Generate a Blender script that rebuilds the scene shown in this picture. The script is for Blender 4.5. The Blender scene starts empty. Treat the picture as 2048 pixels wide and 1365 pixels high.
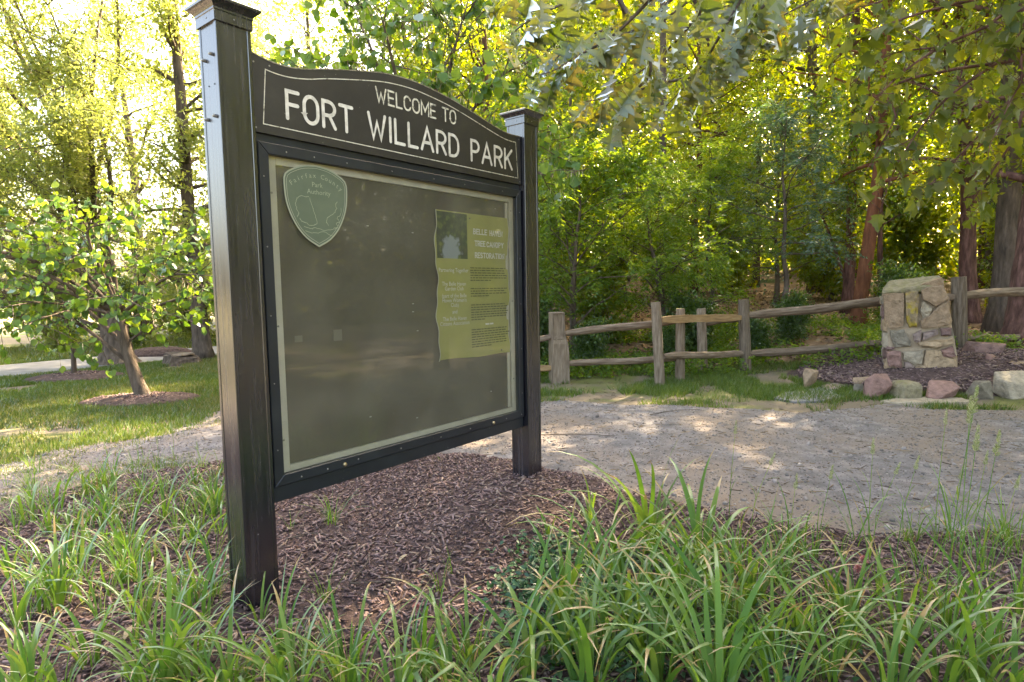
import bpy, bmesh, math, random
import numpy as np
from mathutils import Vector, Matrix, Euler

# ------------------------------------------------------------------ camera, sky, sun, exposure
SC = bpy.context.scene
COL = SC.collection
FPX, PITCH, ROLL, CAMZ = 1212.16, 0.085647, -0.016613, 1.4
_f = Vector((0, math.cos(PITCH), -math.sin(PITCH)))
_u = Vector((0, math.sin(PITCH), math.cos(PITCH)))
_r = Vector((1, 0, 0))
CR = math.cos(ROLL) * _r + math.sin(ROLL) * _u
CU = -math.sin(ROLL) * _r + math.cos(ROLL) * _u
CAMP = Vector((0, 0, CAMZ))
cd = bpy.data.cameras.new('camera')
cam = bpy.data.objects.new('camera', cd)
COL.objects.link(cam)
cd.sensor_width = 36.0
cd.lens = FPX / 2048 * 36.0
cd.clip_start = 0.05
cd.clip_end = 500
M = Matrix((CR, CU, -_f)).transposed().to_4x4()
M.translation = CAMP
cam.matrix_world = M
SC.camera = cam

SUN_AZ, SUN_EL = math.radians(34), math.radians(40)      # azimuth from +Y towards +X
w = bpy.data.worlds.new('World')
SC.world = w
w.use_nodes = True
nt = w.node_tree
sky = nt.nodes.new('ShaderNodeTexSky')
sky.sky_type = 'NISHITA'
sky.sun_disc = False
sky.sun_elevation = SUN_EL
sky.sun_rotation = SUN_AZ
sky.air_density = 1.0
sky.dust_density = 6.0
sky.ozone_density = 0.6
nt.links.new(sky.outputs[0], nt.nodes['Background'].inputs[0])
nt.nodes['Background'].inputs[1].default_value = 0.15
sl = bpy.data.lights.new('sun', 'SUN')
sl.energy = 5.0
sl.angle = math.radians(0.6)
sl.color = (1.0, 0.86, 0.66)
sun = bpy.data.objects.new('sun', sl)
COL.objects.link(sun)
sd = Vector((math.sin(SUN_AZ) * math.cos(SUN_EL), math.cos(SUN_AZ) * math.cos(SUN_EL), math.sin(SUN_EL)))
sun.rotation_euler = sd.to_track_quat('Z', 'Y').to_euler()
sun.location = sd * 60
vs = SC.view_settings
vs.view_transform = 'Standard'
vs.look = 'None'
vs.gamma = 1
vs.use_curve_mapping = False
vs.exposure = 3.48
vs.use_white_balance = True
vs.white_balance_temperature = 7800
vs.white_balance_tint = 10
cy = SC.cycles
cy.max_bounces = 8
cy.diffuse_bounces = 3
cy.glossy_bounces = 3
cy.transmission_bounces = 6
cy.transparent_max_bounces = 8
cy.caustics_reflective = False
cy.caustics_refractive = False
cy.sample_clamp_indirect = 6
cy.use_denoising = True
try:
    cy.denoiser = 'OPENIMAGEDENOISE'
    cy.denoising_input_passes = 'RGB_ALBEDO_NORMAL'
except Exception:
    pass

# ------------------------------------------------------------------ helpers
rng = np.random.default_rng(7)
random.seed(7)


def ray(px, py):
    return CR * ((px - 1024) / FPX) + CU * ((682.5 - py) / FPX) + _f


def on_ground(px, py, z=0.0):
    q = ray(px, py)
    return CAMP + q * ((z - CAMZ) / q.z)


def at_depth(px, py, Y):
    q = ray(px, py)
    return CAMP + q * (Y / q.y)


def _hash(ix, iy, s):
    h = (ix * 374761393 + iy * 668265263 + s * 982451653) & 0xFFFFFFFF
    h = ((h ^ (h >> 13)) * 1274126177) & 0xFFFFFFFF
    return ((h ^ (h >> 16)) & 0xFFFFFF) / float(0xFFFFFF)


def vnoise(x, y, s=0):
    x = np.asarray(x, float); y = np.asarray(y, float)
    ix = np.floor(x).astype(np.int64); iy = np.floor(y).astype(np.int64)
    fx = x - ix; fy = y - iy
    fx = fx * fx * (3 - 2 * fx); fy = fy * fy * (3 - 2 * fy)
    a = _hash(ix, iy, s); b = _hash(ix + 1, iy, s); c = _hash(ix, iy + 1, s); d = _hash(ix + 1, iy + 1, s)
    return (a * (1 - fx) + b * fx) * (1 - fy) + (c * (1 - fx) + d * fx) * fy


def fnoise(x, y, s=0, o=4):
    t = 0; a = 0.5
    for k in range(o):
        t = t + a * vnoise(x * 2 ** k, y * 2 ** k, s + k); a *= 0.5
    return t - 0.47


def sstep(a, b, t):
    t = np.clip((np.asarray(t, float) - a) / (b - a), 0, 1)
    return t * t * (3 - 2 * t)


def poly_sdf(x, y, poly):
    """signed distance to a polygon, positive inside"""
    x = np.asarray(x, float); y = np.asarray(y, float)
    d = np.full(x.shape, 1e9); ins = np.zeros(x.shape, bool)
    n = len(poly)
    for i in range(n):
        x0, y0 = poly[i]; x1, y1 = poly[(i + 1) % n]
        ex, ey = x1 - x0, y1 - y0
        t = np.clip(((x - x0) * ex + (y - y0) * ey) / (ex * ex + ey * ey + 1e-12), 0, 1)
        d = np.minimum(d, np.hypot(x - x0 - t * ex, y - y0 - t * ey))
        c = ((y0 > y) != (y1 > y)) & (x < (x1 - x0) * (y - y0) / (y1 - y0 + 1e-12) + x0)
        ins ^= c
    return np.where(ins, d, -d)


def zt(x, y):
    """the lie of the land"""
    x = np.asarray(x, float); y = np.asarray(y, float)
    z = 0.07 * np.exp(-((x - 0.1) ** 2 + (y - 4.1) ** 2) / 0.8)
    t = y - (10.0 + 0.1 * x)
    rise = 0.095 * np.maximum(0, np.sqrt(t * t + 4) + t) / 2
    z = z + np.minimum(rise, 5) * sstep(-3, 3, x)
    z = z + 0.26 * sstep(4.6, 6.6, x + 0.5 * (y - 8.4)) * sstep(7.2, 8.3, y)
    return z


def arrays_mesh(name, V, F, rnd=None, smooth=False):
    """fast mesh from numpy arrays; F (m,3) or (m,4)"""
    V = np.ascontiguousarray(V, np.float32); F = np.ascontiguousarray(F, np.int32)
    me = bpy.data.meshes.new(name)
    k = F.shape[1]
    me.vertices.add(len(V)); me.vertices.foreach_set('co', V.ravel())
    me.loops.add(F.size); me.loops.foreach_set('vertex_index', F.ravel())
    me.polygons.add(len(F)); me.polygons.foreach_set('loop_start', np.arange(0, F.size, k, dtype=np.int32))
    if smooth:
        me.polygons.foreach_set('use_smooth', np.ones(len(F), bool))
    me.update(calc_edges=True)
    if rnd is not None:
        a = me.attributes.new('rnd', 'FLOAT', 'POINT')
        a.data.foreach_set('value', np.ascontiguousarray(rnd, np.float32))
    return me


def obj(name, me, mat=None, parent=None, loc=None):
    o = bpy.data.objects.new(name, me)
    COL.objects.link(o)
    if mat is not None and me is not None and len(me.materials) == 0:
        me.materials.append(mat)
    if parent is not None:
        o.parent = parent
    if loc is not None:
        o.location = loc
    return o


def tag(o, label=None, cat=None, group=None, kind=None):
    if label: o['label'] = label
    if cat: o['category'] = cat
    if group: o['group'] = group
    if kind: o['kind'] = kind
    return o


def thing(name, label, cat, loc=(0, 0, 0), rz=0.0, group=None):
    o = bpy.data.objects.new(name, None)
    COL.objects.link(o)
    o.empty_display_size = 0.1
    o.location = loc
    o.rotation_euler = (0, 0, rz)
    return tag(o, label, cat, group)


def copy_tree(o, parent=None):
    c = o.copy(); COL.objects.link(c)
    c.parent = parent
    for ch in list(o.children):
        copy_tree(ch, c)
    return c


class MB:
    """collects shapes into one mesh"""
    def __init__(s): s.v = []; s.f = []

    def add(s, V, F):
        b = len(s.v); s.v += [tuple(map(float, p)) for p in V]; s.f += [tuple(int(i) + b for i in f) for f in F]; return s

    def box(s, x0, x1, y0, y1, z0, z1):
        return s.add([(x0, y0, z0), (x1, y0, z0), (x1, y1, z0), (x0, y1, z0), (x0, y0, z1), (x1, y0, z1), (x1, y1, z1), (x0, y1, z1)],
                     [(0, 3, 2, 1), (4, 5, 6, 7), (0, 1, 5, 4), (1, 2, 6, 5), (2, 3, 7, 6), (3, 0, 4, 7)])

    def prism(s, ring, y0, y1):
        """ring of (x,z) counter-clockwise seen from -y, extruded along y"""
        n = len(ring)
        V = [(x, y0, z) for x, z in ring] + [(x, y1, z) for x, z in ring]
        F = [tuple(range(n)), tuple(range(2 * n - 1, n - 1, -1))] + [(i, i + n, (i + 1) % n + n, (i + 1) % n) for i in range(n)]
        return s.add(V, F)

    def loft(s, rings, cap=True):
        n = len(rings[0]); V = [p for r in rings for p in r]; F = []
        for k in range(len(rings) - 1):
            for i in range(n):
                j = (i + 1) % n
                F.append((k * n + i, k * n + j, (k + 1) * n + j, (k + 1) * n + i))
        if cap:
            F.append(tuple(range(n - 1, -1, -1))); F.append(tuple(range((len(rings) - 1) * n, len(rings) * n)))
        return s.add(V, F)

    def mesh(s, name, smooth=False, bevel=0.0, seg=1):
        me = bpy.data.meshes.new(name)
        me.from_pydata(s.v, [], s.f)
        if bevel > 0:
            bm = bmesh.new(); bm.from_mesh(me)
            bmesh.ops.recalc_face_normals(bm, faces=bm.faces)
            bmesh.ops.bevel(bm, geom=[e for e in bm.edges if e.is_manifold and e.calc_face_angle(0) > 0.4], offset=bevel, segments=seg, affect='EDGES', clamp_overlap=True)
            bm.to_mesh(me); bm.free()
        if smooth:
            me.polygons.foreach_set('use_smooth', np.ones(len(me.polygons), bool))
        me.update()
        return me

    def build(s, name, mat, parent=None, smooth=False, bevel=0.0, loc=None):
        return obj(name, s.mesh(name, smooth, bevel), mat, parent, loc)


def tube_arrays(pts, rad, sides=8, rough=0.0, seed=0):
    pts = np.asarray(pts, float); rad = np.asarray(rad, float); n = len(pts)
    d = np.gradient(pts, axis=0); d /= np.linalg.norm(d, axis=1)[:, None] + 1e-9
    ref = np.array([1.0, 0, 0]) if abs(d[0, 0]) < 0.8 else np.array([0, 1.0, 0])
    a = np.cross(d, ref); a /= np.linalg.norm(a, axis=1)[:, None] + 1e-9
    b = np.cross(d, a)
    th = np.linspace(0, 2 * np.pi, sides, endpoint=False)
    R = rad[:, None] * np.ones(sides)
    if rough > 0:
        g = np.random.default_rng(seed)
        R = R * (1 + rough * (g.random((1, sides)) - 0.5) * 1.4 + rough * 0.7 * (g.random((n, sides)) - 0.5))
    V = pts[:, None, :] + R[..., None] * (np.cos(th)[None, :, None] * a[:, None, :] + np.sin(th)[None, :, None] * b[:, None, :])
    V = V.reshape(-1, 3)
    F = []
    for k in range(n - 1):
        i = np.arange(sides); j = (i + 1) % sides
        F.append(np.stack([k * sides + i, k * sides + j, (k + 1) * sides + j, (k + 1) * sides + i], 1))
    F = np.concatenate(F)
    V = np.concatenate([V, pts[:1], pts[-1:]]); c0 = len(V) - 2; c1 = len(V) - 1
    i = np.arange(sides); j = (i + 1) % sides
    F = np.concatenate([F, np.stack([j, i, np.full(sides, c0), np.full(sides, c0)], 1)[:, [0, 1, 2, 2]], np.stack([(n - 1) * sides + i, (n - 1) * sides + j, np.full(sides, c1), np.full(sides, c1)], 1)])
    return V, F


def tubes_mesh(name, tubes, smooth=True):
    """tubes: list of (V,F) quads with degenerate caps -> from_pydata"""
    V = []; F = []; b = 0
    for v, f in tubes:
        V.append(v); F += [tuple(dict.fromkeys((q + b).tolist())) for q in f]; b += len(v)
    me = bpy.data.meshes.new(name)
    me.from_pydata(np.concatenate(V).tolist(), [], F)
    if smooth:
        me.polygons.foreach_set('use_smooth', np.ones(len(me.polygons), bool))
    me.update()
    return me


def smooth_path(P, n):
    """Catmull-Rom resample"""
    P = np.asarray(P, float)
    Q = np.vstack([2 * P[0] - P[1], P, 2 * P[-1] - P[-2]])
    t = np.linspace(0, len(P) - 1, n); i = np.minimum(t.astype(int), len(P) - 2); u = (t - i)[:, None]
    p0, p1, p2, p3 = Q[i], Q[i + 1], Q[i + 2], Q[i + 3]
    return 0.5 * (2 * p1 + (p2 - p0) * u + (2 * p0 - 5 * p1 + 4 * p2 - p3) * u ** 2 + (3 * p1 - p0 - 3 * p2 + p3) * u ** 3)


def rock_mesh(name, sx, sy, sz, seed, n=16, sub=True):
    g = np.random.default_rng(seed)
    p = g.normal(size=(n, 3)); p /= np.linalg.norm(p, axis=1)[:, None]
    p = np.sign(p) * np.abs(p) ** 0.6
    p *= 0.75 + 0.45 * g.random((n, 1))
    bm = bmesh.new()
    for q in p:
        bm.verts.new((q[0] * sx / 2, q[1] * sy / 2, q[2] * sz / 2))
    r = bmesh.ops.convex_hull(bm, input=bm.verts)
    bmesh.ops.delete(bm, geom=[e for e in r['geom_interior'] if isinstance(e, bmesh.types.BMVert)], context='VERTS')
    if sub:
        bmesh.ops.bevel(bm, geom=bm.edges[:], offset=min(sx, sy, sz) * 0.035, segments=1, affect='EDGES', clamp_overlap=True)
    me = bpy.data.meshes.new(name); bm.to_mesh(me); bm.free()
    return me


# ------------------------------------------------------------------ materials
def _mat(name):
    m = bpy.data.materials.new(name); m.use_nodes = True
    n = m.node_tree; n.nodes.clear()
    out = n.nodes.new('ShaderNodeOutputMaterial')
    return m, n, out


def N(n, t, **kw):
    x = n.nodes.new(t)
    for k, v in kw.items():
        if k.startswith('i_'):
            key = k[2:]
            x.inputs[int(key) if key.isdigit() else key].default_value = v
        else:
            setattr(x, k, v)
    return x


def ramp(n, src, stops, interp='LINEAR'):
    r = n.nodes.new('ShaderNodeValToRGB')
    r.color_ramp.interpolation = interp
    e = r.color_ramp.elements
    while len(e) < len(stops): e.new(0.5)
    for el, (p, c) in zip(e, stops):
        el.position = p; el.color = (*c, 1) if len(c) == 3 else c
    n.links.new(src, r.inputs[0])
    return r.outputs[0]


def leaf_mat(name, cols, trans, tfac=0.5, gloss=0.12, rough=0.45, tip=False):
    """cols: list of base colours picked per leaf by the rnd attribute; trans: transmitted colour multiplier list"""
    m, n, out = _mat(name)
    a = N(n, 'ShaderNodeAttribute', attribute_name='rnd')
    oi = N(n, 'ShaderNodeObjectInfo')
    ad = N(n, 'ShaderNodeMath', operation='ADD'); n.links.new(a.outputs['Fac'], ad.inputs[0]); n.links.new(oi.outputs['Random'], ad.inputs[1])
    fr = N(n, 'ShaderNodeMath', operation='FRACT'); n.links.new(ad.outputs[0], fr.inputs[0])
    k = len(cols)
    c = ramp(n, fr.outputs[0], [(i / max(1, k - 1), cc) for i, cc in enumerate(cols)])
    t = ramp(n, fr.outputs[0], [(i / max(1, len(trans) - 1), cc) for i, cc in enumerate(trans)])
    if tip:   # withered tips on some blades
        ta = N(n, 'ShaderNodeAttribute', attribute_name='tip')
        th = N(n, 'ShaderNodeMath', operation='MULTIPLY_ADD'); th.inputs[1].default_value = 0.28; n.links.new(fr.outputs[0], th.inputs[0]); n.links.new(ta.outputs['Fac'], th.inputs[2])
        tf = ramp(n, th.outputs[0], [(0.97, (0, 0, 0)), (1.0, (1, 1, 1))])
        mx = N(n, 'ShaderNodeMix', data_type='RGBA'); n.links.new(tf, mx.inputs[0]); n.links.new(c, mx.inputs[6]); mx.inputs[7].default_value = (0.30, 0.21, 0.08, 1); c = mx.outputs[2]
        mx = N(n, 'ShaderNodeMix', data_type='RGBA'); n.links.new(tf, mx.inputs[0]); n.links.new(t, mx.inputs[6]); mx.inputs[7].default_value = (0.35, 0.24, 0.09, 1); t = mx.outputs[2]
    df = N(n, 'ShaderNodeBsdfDiffuse'); tr = N(n, 'ShaderNodeBsdfTranslucent'); gl = N(n, 'ShaderNodeBsdfGlossy')
    gl.inputs['Roughness'].default_value = rough
    gl.inputs['Color'].default_value = (0.9, 0.95, 1, 1)
    n.links.new(c, df.inputs[0]); n.links.new(t, tr.inputs[0])
    m1 = N(n, 'ShaderNodeMixShader'); m1.inputs[0].default_value = tfac
    n.links.new(df.outputs[0], m1.inputs[1]); n.links.new(tr.outputs[0], m1.inputs[2])
    fz = N(n, 'ShaderNodeFresnel'); fz.inputs[0].default_value = 1.45
    mu = N(n, 'ShaderNodeMath', operation='MULTIPLY_ADD'); mu.inputs[1].default_value = min(1.0, gloss * 1.8); mu.inputs[2].default_value = gloss * 0.12
    n.links.new(fz.outputs[0], mu.inputs[0])
    m2 = N(n, 'ShaderNodeMixShader'); n.links.new(mu.outputs[0], m2.inputs[0])
    n.links.new(m1.outputs[0], m2.inputs[1]); n.links.new(gl.outputs[0], m2.inputs[2])
    n.links.new(m2.outputs[0], out.inputs[0])
    return m


def rough_mat(name, stops, scale=5.0, detail=8, rough=0.9, bump=0.3, bscale=40.0, bdist=0.01, stretch=(1, 1, 1), spec=0.3, second=None, per_object=0.0, coords='Object'):
    """noise-coloured rough surface with fine bump; second=(scale,colour,threshold,width) adds patches"""
    m, n, out = _mat(name)
    tc = N(n, 'ShaderNodeTexCoord'); mp = N(n, 'ShaderNodeMapping')
    mp.inputs['Scale'].default_value = stretch
    n.links.new(tc.outputs[coords], mp.inputs[0])
    oi = N(n, 'ShaderNodeObjectInfo')
    of = N(n, 'ShaderNodeVectorMath', operation='SCALE'); of.inputs[3].default_value = 37.0
    cx = N(n, 'ShaderNodeCombineXYZ'); n.links.new(oi.outputs['Random'], cx.inputs[0]); n.links.new(oi.outputs['Random'], cx.inputs[2])
    n.links.new(cx.outputs[0], of.inputs[0]); n.links.new(of.outputs[0], mp.inputs['Location'])
    ns = N(n, 'ShaderNodeTexNoise'); ns.inputs['Scale'].default_value = scale; ns.inputs['Detail'].default_value = detail; ns.inputs['Roughness'].default_value = 0.62
    n.links.new(mp.outputs[0], ns.inputs['Vector'])
    col = ramp(n, ns.outputs[0], stops)
    if second:
        s2 = N(n, 'ShaderNodeTexNoise'); s2.inputs['Scale'].default_value = second[0]; s2.inputs['Detail'].default_value = 6
        n.links.new(mp.outputs[0], s2.inputs['Vector'])
        f2 = ramp(n, s2.outputs[0], [(second[2], (0, 0, 0)), (second[2] + second[3], (1, 1, 1))])
        mx = N(n, 'ShaderNodeMix', data_type='RGBA'); n.links.new(f2, mx.inputs[0]); n.links.new(col, mx.inputs[6]); mx.inputs[7].default_value = (*second[1], 1)
        col = mx.outputs[2]
    if per_object > 0:
        hs = N(n, 'ShaderNodeHueSaturation')
        ma = N(n, 'ShaderNodeMath', operation='MULTIPLY_ADD'); ma.inputs[1].default_value = per_object; ma.inputs[2].default_value = 1 - per_object / 2
        n.links.new(oi.outputs['Random'], ma.inputs[0]); n.links.new(ma.outputs[0], hs.inputs['Value']); n.links.new(col, hs.inputs['Color'])
        col = hs.outputs[0]
    b = N(n, 'ShaderNodeBsdfPrincipled'); b.inputs['Roughness'].default_value = rough; b.inputs['Specular IOR Level'].default_value = spec
    n.links.new(col, b.inputs['Base Color'])
    if bump > 0:
        nb = N(n, 'ShaderNodeTexNoise'); nb.inputs['Scale'].default_value = bscale; nb.inputs['Detail'].default_value = 6; nb.inputs['Roughness'].default_value = 0.7
        n.links.new(mp.outputs[0], nb.inputs['Vector'])
        bp = N(n, 'ShaderNodeBump'); bp.inputs['Strength'].default_value = bump; bp.inputs['Distance'].default_value = bdist
        n.links.new(nb.outputs[0], bp.inputs['Height']); n.links.new(bp.outputs[0], b.inputs['Normal'])
    n.links.new(b.outputs[0], out.inputs[0])
    return m


def plain(name, c, rough=0.5, spec=0.5, metal=0.0):
    m, n, out = _mat(name)
    b = N(n, 'ShaderNodeBsdfPrincipled'); b.inputs['Base Color'].default_value = (*c, 1); b.inputs['Roughness'].default_value = rough
    b.inputs['Specular IOR Level'].default_value = spec; b.inputs['Metallic'].default_value = metal
    n.links.new(b.outputs[0], out.inputs[0])
    return m


def scatter_mat(name, cols, rough=0.85, trans=0.0, spec=0.3):
    """colour per piece from the rnd attribute"""
    m, n, out = _mat(name)
    a = N(n, 'ShaderNodeAttribute', attribute_name='rnd')
    c = ramp(n, a.outputs['Fac'], [(i / (len(cols) - 1), cc) for i, cc in enumerate(cols)])
    b = N(n, 'ShaderNodeBsdfPrincipled'); b.inputs['Roughness'].default_value = rough; b.inputs['Specular IOR Level'].default_value = spec
    n.links.new(c, b.inputs['Base Color'])
    if trans > 0:
        t = N(n, 'ShaderNodeBsdfTranslucent'); n.links.new(c, t.inputs[0])
        mx = N(n, 'ShaderNodeMixShader'); mx.inputs[0].default_value = trans
        n.links.new(b.outputs[0], mx.inputs[1]); n.links.new(t.outputs[0], mx.inputs[2]); n.links.new(mx.outputs[0], out.inputs[0])
    else:
        n.links.new(b.outputs[0], out.inputs[0])
    return m


MT = {}
MT['ground'] = rough_mat('lawn soil', [(0.3, (0.07, 0.075, 0.025)), (0.5, (0.11, 0.12, 0.035)), (0.7, (0.16, 0.14, 0.07))], 1.6, 10, 0.95, 0.5, 60, 0.02, second=(1.1, (0.15, 0.12, 0.085), 0.44, 0.1))
MT['gravel'] = rough_mat('packed gravel', [(0.28, (0.09, 0.082, 0.081)), (0.5, (0.18, 0.165, 0.162)), (0.72, (0.31, 0.285, 0.275))], 5.5, 15, 0.95, 1.0, 90, 0.02, second=(0.9, (0.225, 0.18, 0.145), 0.44, 0.2))
MT['mulch'] = rough_mat('bark mulch bed', [(0.3, (0.045, 0.029, 0.026)), (0.55, (0.095, 0.06, 0.055)), (0.75, (0.16, 0.11, 0.10))], 22, 10, 0.9, 1.0, 70, 0.03)
MT['floor'] = rough_mat('leaf litter', [(0.3, (0.10, 0.055, 0.03)), (0.5, (0.22, 0.13, 0.075)), (0.75, (0.36, 0.24, 0.15))], 3.0, 12, 0.95, 0.8, 30, 0.03, second=(0.5, (0.06, 0.08, 0.025), 0.56, 0.08))
MT['road'] = rough_mat('pale asphalt', [(0.35, (0.16, 0.155, 0.15)), (0.65, (0.24, 0.23, 0.22))], 3, 8, 0.85, 0.3, 120, 0.004)
MT['grass'] = leaf_mat('lawn grass', [(0.05, 0.09, 0.015), (0.08, 0.14, 0.02), (0.12, 0.15, 0.03), (0.20, 0.17, 0.06)], [(0.10, 0.18, 0.02), (0.20, 0.26, 0.03), (0.25, 0.25, 0.05)], 0.35, 0.08)
MT['lily'] = leaf_mat('strap leaf', [(0.045, 0.115, 0.02), (0.07, 0.155, 0.028), (0.105, 0.195, 0.035), (0.14, 0.21, 0.05), (0.055, 0.135, 0.03)], [(0.14, 0.30, 0.025), (0.22, 0.38, 0.03), (0.28, 0.38, 0.04)], 0.40, 0.05, 0.5, tip=True)
MT['lily_dry'] = leaf_mat('withered strap leaf', [(0.30, 0.19, 0.06), (0.40, 0.26, 0.10), (0.22, 0.15, 0.07)], [(0.4, 0.26, 0.08), (0.3, 0.2, 0.08)], 0.3, 0.05)
MT['forest'] = leaf_mat('forest leaves', [(0.035, 0.07, 0.012), (0.06, 0.10, 0.016), (0.09, 0.13, 0.02)], [(0.32, 0.46, 0.012), (0.46, 0.55, 0.016), (0.60, 0.56, 0.015)], 0.52, 0.08)
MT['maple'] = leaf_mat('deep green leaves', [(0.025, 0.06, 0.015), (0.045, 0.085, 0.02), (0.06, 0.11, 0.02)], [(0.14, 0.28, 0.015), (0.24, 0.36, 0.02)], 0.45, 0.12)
MT['fern'] = leaf_mat('feathery green leaves', [(0.045, 0.10, 0.018), (0.07, 0.135, 0.022), (0.105, 0.165, 0.025)], [(0.22, 0.40, 0.02), (0.34, 0.50, 0.02), (0.44, 0.54, 0.03)], 0.52, 0.08)
MT['blue'] = leaf_mat('bluish feathery leaves', [(0.04, 0.085, 0.045), (0.06, 0.11, 0.06), (0.08, 0.13, 0.07)], [(0.10, 0.22, 0.06), (0.14, 0.26, 0.07)], 0.35, 0.15)
MT['willow'] = leaf_mat('narrow olive leaves', [(0.09, 0.125, 0.03), (0.14, 0.175, 0.045), (0.19, 0.205, 0.06)], [(0.40, 0.48, 0.07), (0.50, 0.56, 0.11), (0.60, 0.60, 0.16)], 0.55, 0.06)
MT['redbud'] = leaf_mat('heart leaves', [(0.04, 0.09, 0.025), (0.065, 0.13, 0.03), (0.09, 0.16, 0.035)], [(0.20, 0.38, 0.02), (0.30, 0.46, 0.025), (0.36, 0.48, 0.03)], 0.36, 0.08)
MT['oakleaf'] = leaf_mat('glossy oak leaves', [(0.05, 0.085, 0.025), (0.085, 0.12, 0.045), (0.13, 0.16, 0.09), (0.06, 0.10, 0.025)], [(0.24, 0.34, 0.015), (0.38, 0.40, 0.02), (0.50, 0.36, 0.02)], 0.44, 0.32, 0.42)
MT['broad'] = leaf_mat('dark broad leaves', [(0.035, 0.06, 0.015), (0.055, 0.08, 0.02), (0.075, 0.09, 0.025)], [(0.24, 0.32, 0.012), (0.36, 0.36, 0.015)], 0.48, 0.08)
MT['cover'] = leaf_mat('dark ground cover leaves', [(0.015, 0.06, 0.02), (0.03, 0.09, 0.03), (0.045, 0.11, 0.04)], [(0.05, 0.15, 0.03), (0.08, 0.2, 0.04)], 0.2, 0.2)
MT['pod'] = leaf_mat('seed pods', [(0.20, 0.16, 0.06), (0.26, 0.22, 0.09)], [(0.4, 0.32, 0.1)], 0.35, 0.05)
MT['pine'] = leaf_mat('shrub leaves', [(0.035, 0.065, 0.018), (0.06, 0.10, 0.025), (0.09, 0.13, 0.035)], [(0.2, 0.3, 0.04), (0.3, 0.38, 0.05)], 0.4, 0.12)
BARKST = (1, 1, 0.22)
MT['bark'] = rough_mat('grey brown bark', [(0.3, (0.05, 0.038, 0.03)), (0.55, (0.12, 0.09, 0.07)), (0.75, (0.20, 0.155, 0.12))], 14, 8, 0.95, 1.0, 26, 0.03, BARKST)
MT['bark_purple'] = rough_mat('dusky bark', [(0.3, (0.05, 0.024, 0.020)), (0.52, (0.14, 0.07, 0.058)), (0.72, (0.26, 0.14, 0.115))], 14, 8, 0.95, 1.0, 26, 0.03, BARKST)
MT['bark_red'] = rough_mat('rust red bark', [(0.3, (0.10, 0.04, 0.022)), (0.55, (0.22, 0.085, 0.045)), (0.75, (0.32, 0.14, 0.075))], 12, 8, 0.95, 1.0, 22, 0.02, BARKST)
MT['wood'] = rough_mat('weathered wood', [(0.3, (0.085, 0.06, 0.04)), (0.5, (0.165, 0.125, 0.09)), (0.72, (0.26, 0.205, 0.155))], 9, 10, 0.9, 0.8, 22, 0.012, (4, 4, 0.5), per_object=0.4)
MT['rail'] = rough_mat('weathered round rail', [(0.3, (0.085, 0.055, 0.036)), (0.5, (0.165, 0.12, 0.085)), (0.72, (0.26, 0.20, 0.15))], 9, 10, 0.9, 0.8, 22, 0.012, (0.5, 4, 4), per_object=0.3)
MT['plank'] = rough_mat('sawn pine rail', [(0.3, (0.17, 0.10, 0.045)), (0.5, (0.28, 0.175, 0.085)), (0.72, (0.38, 0.26, 0.14))], 7, 8, 0.85, 0.5, 20, 0.006, (0.6, 5, 5))
# ------------------------------------------------------------------ the lie of the land and its sheets
def axis(lo, a, b, hi, fine, grow=1.18):
    c = list(np.arange(a, b + 1e-6, fine)); s = fine
    while c[-1] < hi: s *= grow; c.append(c[-1] + s)
    s = fine
    while c[0] > lo: s *= grow; c.insert(0, c[0] - s)
    return np.array(c)


def grid_mesh(name, xs, ys, zf, keep=None):
    X, Y = np.meshgrid(xs, ys)
    Z = zf(X, Y)
    nx, ny = len(xs), len(ys)
    V = np.stack([X, Y, Z], -1).reshape(-1, 3)
    i = np.arange((ny - 1) * nx).reshape(ny - 1, nx)[:, :-1].ravel()
    F = np.stack([i, i + 1, i + nx + 1, i + nx], 1)
    if keep is not None:
        k = keep(X, Y).ravel()
        F = F[k[F].any(1)]
        u, inv = np.unique(F, return_inverse=True)
        V = V[u]; F = inv.reshape(F.shape)
    return arrays_mesh(name, V, F, smooth=True)


xs = axis(-120, -7, 9, 120, 0.09); ys = axis(-40, 0.5, 11, 160, 0.09)
tag(obj('ground', grid_mesh('ground', xs, ys, lambda x, y: zt(x, y) + 0.02 * fnoise(x * 2, y * 2, 3) - 0.01), MT['ground']), 'grassy soil under lawn and clearing', kind='structure')

PATH = [(-9, 3.2), (-4.38, 5.0), (-4.0, 5.5), (-3.5, 6.0), (-3.5, 7.1), (-2.6, 7.4), (-1.2, 7.0), (0.39, 7.3), (1.34, 7.1), (2.67, 6.7), (3.11, 6.45), (4.14, 6.75), (5.45, 6.3), (9, 6.6),
        (14, 6.0), (14, 2.6), (5.5, 3.0), (2.87, 3.25), (1.83, 3.15), (1.44, 3.55), (0.75, 4.0), (0.3, 4.25), (-0.3, 4.95), (-1.2, 5.3), (-2.49, 4.95), (-3.05, 4.6), (-3.5, 3.9), (-9, 1.6)]
BED = [(-7, 2.2), (-3.5, 3.9), (-3.05, 4.6), (-2.49, 4.95), (-1.2, 5.25), (-0.3, 4.95), (0.3, 4.25), (0.75, 4.0), (1.44, 3.55), (1.83, 3.15), (2.87, 3.2), (5.5, 2.9), (7, 1.5), (5, -0.5), (-6, -0.5)]


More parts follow.
